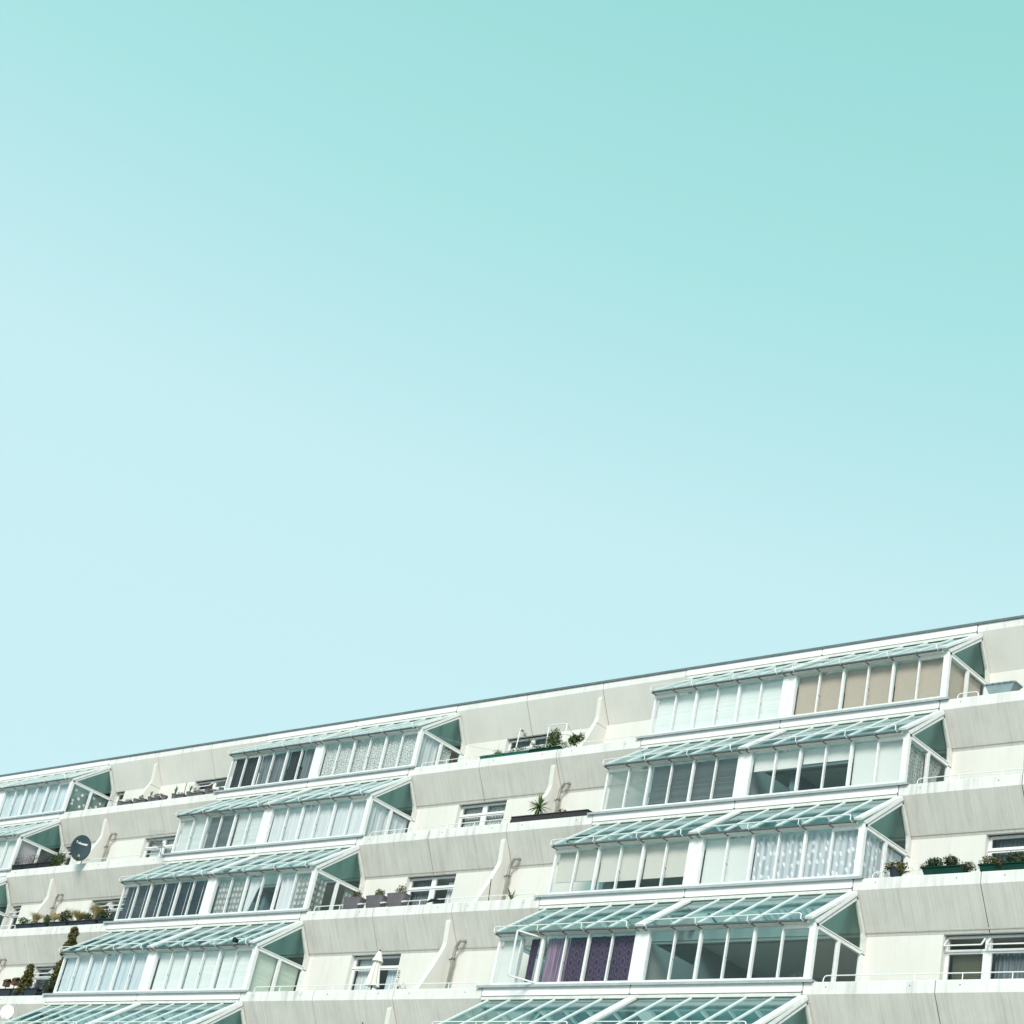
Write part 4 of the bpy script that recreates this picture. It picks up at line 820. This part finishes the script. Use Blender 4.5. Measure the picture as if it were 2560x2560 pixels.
# closed parasol
px, py = -13.88, YL[4]+.32; th = thing('parasol', (px, py, ZL[4]-.9), 'closed cream parasol standing in front of the window on the fourth middle terrace', 'parasol'); Zp = ZL[4]
part(MB().tube([(px, py, Zp-.9), (px-.0, py, Zp+1.17)], .02, 8), 'pole', 'wood', th); m = MB(); seg = 24; vs = []; prof = [(.022, 1.15), (.05, 1.06), (.085, .95), (.13, .62), (.19, .30), (.215, .20), (.03, .22)]
for i, (rr, z) in enumerate(prof):
    for j in range(seg): a_ = 2*math.pi*j/seg; k_ = 1 if j % 3 else .62; vs.append((px+rr*k_*math.cos(a_), py+rr*k_*math.sin(a_), Zp+z))
m.poly(vs, [((i+1)*seg+j, (i+1)*seg+(j+1) % seg, i*seg+(j+1) % seg, i*seg+j) for i in range(len(prof)-1) for j in range(seg)]); part(m, 'canopy', 'canvas', th)
part(MB().frustum((px, py, Zp+.86), .155, .05, .27, 12), 'vent_cap', 'canvas', th); part(MB().frustum((px, py, Zp+1.14), .03, .02, .05, 10), 'finial', 'wood', th)
cp = thing('climbing_plant', (-12.95, YL[4]+.3, Zp), 'thin olive climber beside the window right of the parasol', 'plant'); m = MB(); leaves(m, (-12.95, YL[4]+.3, Zp+.42), (.06, .06, .28), 60, .022); part(m, 'foliage', 'leaf_olive', cp)
shrub('shrub', -12.65, 4, .12, .35, .09, 'leaf_olive', 'sparse dry seedlings behind the rail between window and fourth fin', n=46, size=.016, dy=.2)
# lamp like black sensor on the guard rail
sp = thing('spot_lamp', (-19.25, YL[4]-.28, ZL[4]+1.35), 'round black lamp fixed to the guard rail of the fourth middle winter garden', 'lamp'); part(MB().tube([(-19.25, YL[4]-.40, ZL[4]+1.38), (-19.25, YL[4]-.34, ZL[4]+1.38), (-19.25, YL[4]-.26, ZL[4]+1.38)], [.08, .075, .05], 12), 'housing', 'black_plastic', sp); part(MB().tube([(-19.25, YL[4]-.27, ZL[4]+1.33), (-19.25, YL[4]-.2, ZL[4]+1.3)], .012, 5), 'bracket', 'dark', sp)
# right-hand terraces
th = thing('metal_trough', (1.6, YL[1]+.12, ZL[1]), 'galvanised metal trough on the top right terrace edge', 'trough'); Y_ = YL[1]+.02; Z_ = ZL[1]; m = MB()
m.poly([(1.30, Y_+.05, Z_+.02), (1.86, Y_+.05, Z_+.02), (1.86, Y_+.3, Z_+.02), (1.30, Y_+.3, Z_+.02), (1.20, Y_, Z_+.27), (2.0, Y_, Z_+.27), (2.0, Y_+.36, Z_+.27), (1.20, Y_+.36, Z_+.27)], [(0,3,2,1),(0,1,5,4),(1,2,6,5),(2,3,7,6),(3,0,4,7),(4,5,6,7)]); part(m, 'body', 'zinc', th)
q = MB()
for a_, b_ in (((1.2, Y_-.01, Z_+.27), (2.0, Y_-.01, Z_+.27)), ((1.19, Y_, Z_+.27), (1.19, Y_+.36, Z_+.27)), ((2.01, Y_, Z_+.27), (2.01, Y_+.36, Z_+.27)), ((1.2, Y_+.37, Z_+.27), (2.0, Y_+.37, Z_+.27))): q.bar(a_, b_, .03, .03)
part(q, 'rim', 'zinc', th); q = MB()
for i in range(5): q.frustum((1.26+.16*i, Y_-.03, Z_+.24), .014, .014, .03, 6)
part(q, 'rivet', 'dark', th)
pot(1.02, 3, .15, .22, 'slate_plastic', 'dark round pot at the left end of the third right terrace', name='flower_pot')
shrub('leafy_plant', 1.05, 3, .24, .34, .15, 'leaf_olive', 'yellow green leafy plant in the dark round pot', n=300, size=.034, base=.18)
trough(1.72, 2.78, 3, .185, 'green_plastic', 'dark green trough in the middle of the third right terrace', d=.22, taper=.06)
trough(3.12, 4.9, 3, .17, 'green_plastic', 'dark green trough in front of the window at the right edge of the photo', d=.22, taper=.04)
shrub('boxwood', 1.98, 3, .29, .21, .13, 'leaf_dark', 'round dark shrub at the left of the middle green trough', n=620, size=.022, base=.15)
shrub('boxwood', 2.40, 3, .31, .19, .13, 'leaf_dark', 'round dark shrub at the right of the middle green trough', n=560, size=.022, base=.15)
shrub('shrub', 1.72, 3, .22, .12, .08, 'leaf_red', 'reddish sprig hanging at the left end of the middle green trough', n=90, size=.02, base=.12)
shrub('shrub', 2.82, 3, .17, .2, .11, 'leaf_red', 'reddish green plant spilling over the right end of the middle green trough', n=260, size=.022, base=.1)
shrub('shrub', 3.38, 3, .26, .27, .12, 'leaf_olive', 'mottled olive shrub at the left of the right-hand green trough', n=420, size=.022, base=.14)
shrub('shrub', 3.62, 3, .17, .13, .09, 'leaf_red', 'reddish plant hanging over the front of the right-hand green trough', n=150, size=.02, dy=.0, base=.1)
shrub('shrub', 4.0, 3, .29, .32, .14, 'leaf_dark', 'bushy dark green shrub by the window at the right edge of the photo', n=620, size=.022, base=.14)
# things inside the fourth right-hand winter garden
fx, fy, fz = -.62, YL[4]+.55, ZL[4]+.22; th = thing('desk_fan', (fx, fy, ZL[4]-.05), 'dark round desk fan behind the glass in the lower right-hand winter garden', 'fan'); m = MB()
for rr in (.17, .12, .06): m.tube([(fx+rr*math.cos(a*math.pi/10), fy, fz+rr*math.sin(a*math.pi/10)) for a in range(21)], .006, 4, cap=False)
part(m, 'guard', 'dark', th)
for j in range(4):
    b_ = MB(); a_ = j*math.pi/2+.4; b_.poly([(fx, fy+.01, fz), (fx+.15*math.cos(a_-.3), fy-.01, fz+.15*math.sin(a_-.3)), (fx+.15*math.cos(a_+.3), fy+.03, fz+.15*math.sin(a_+.3))], [(0,1,2)]); part(b_, 'blade', 'dark', th)
part(MB().tube([(fx, fy+.05, fz), (fx, fy+.05, ZL[4]-.05)], .015, 6), 'stand', 'dark', th)
pb = MB().box(-8.2, -8.0, YL[4]+.08, YL[4]+.2, ZL[4]+.04, ZL[4]+.14); tag(pb.build('magazine_stack', 'parcel', None, loc=(-8.1, YL[4]+.1, ZL[4]+.04)), 'pale printed papers on the sill inside the open casement', 'papers')
pb = MB().box(-7.98, -7.86, YL[4]+.07, YL[4]+.17, ZL[4]+.04, ZL[4]+.13); tag(pb.build('lime_card', 'lime', None, loc=(-7.9, YL[4]+.1, ZL[4]+.04)), 'lime green card beside the papers inside the open casement', 'card')
cb = MB().box(-4.2, -3.3, YL[2]+.9, YL[2]+1.3, ZL[2]-.6, ZL[2]+.42); tag(cb.build('cabinet', 'ceil', None, loc=(-3.75, YL[2]+1.1, ZL[2]-.6)), 'pale cabinet inside the second right-hand winter garden right of the pillar', 'cabinet')
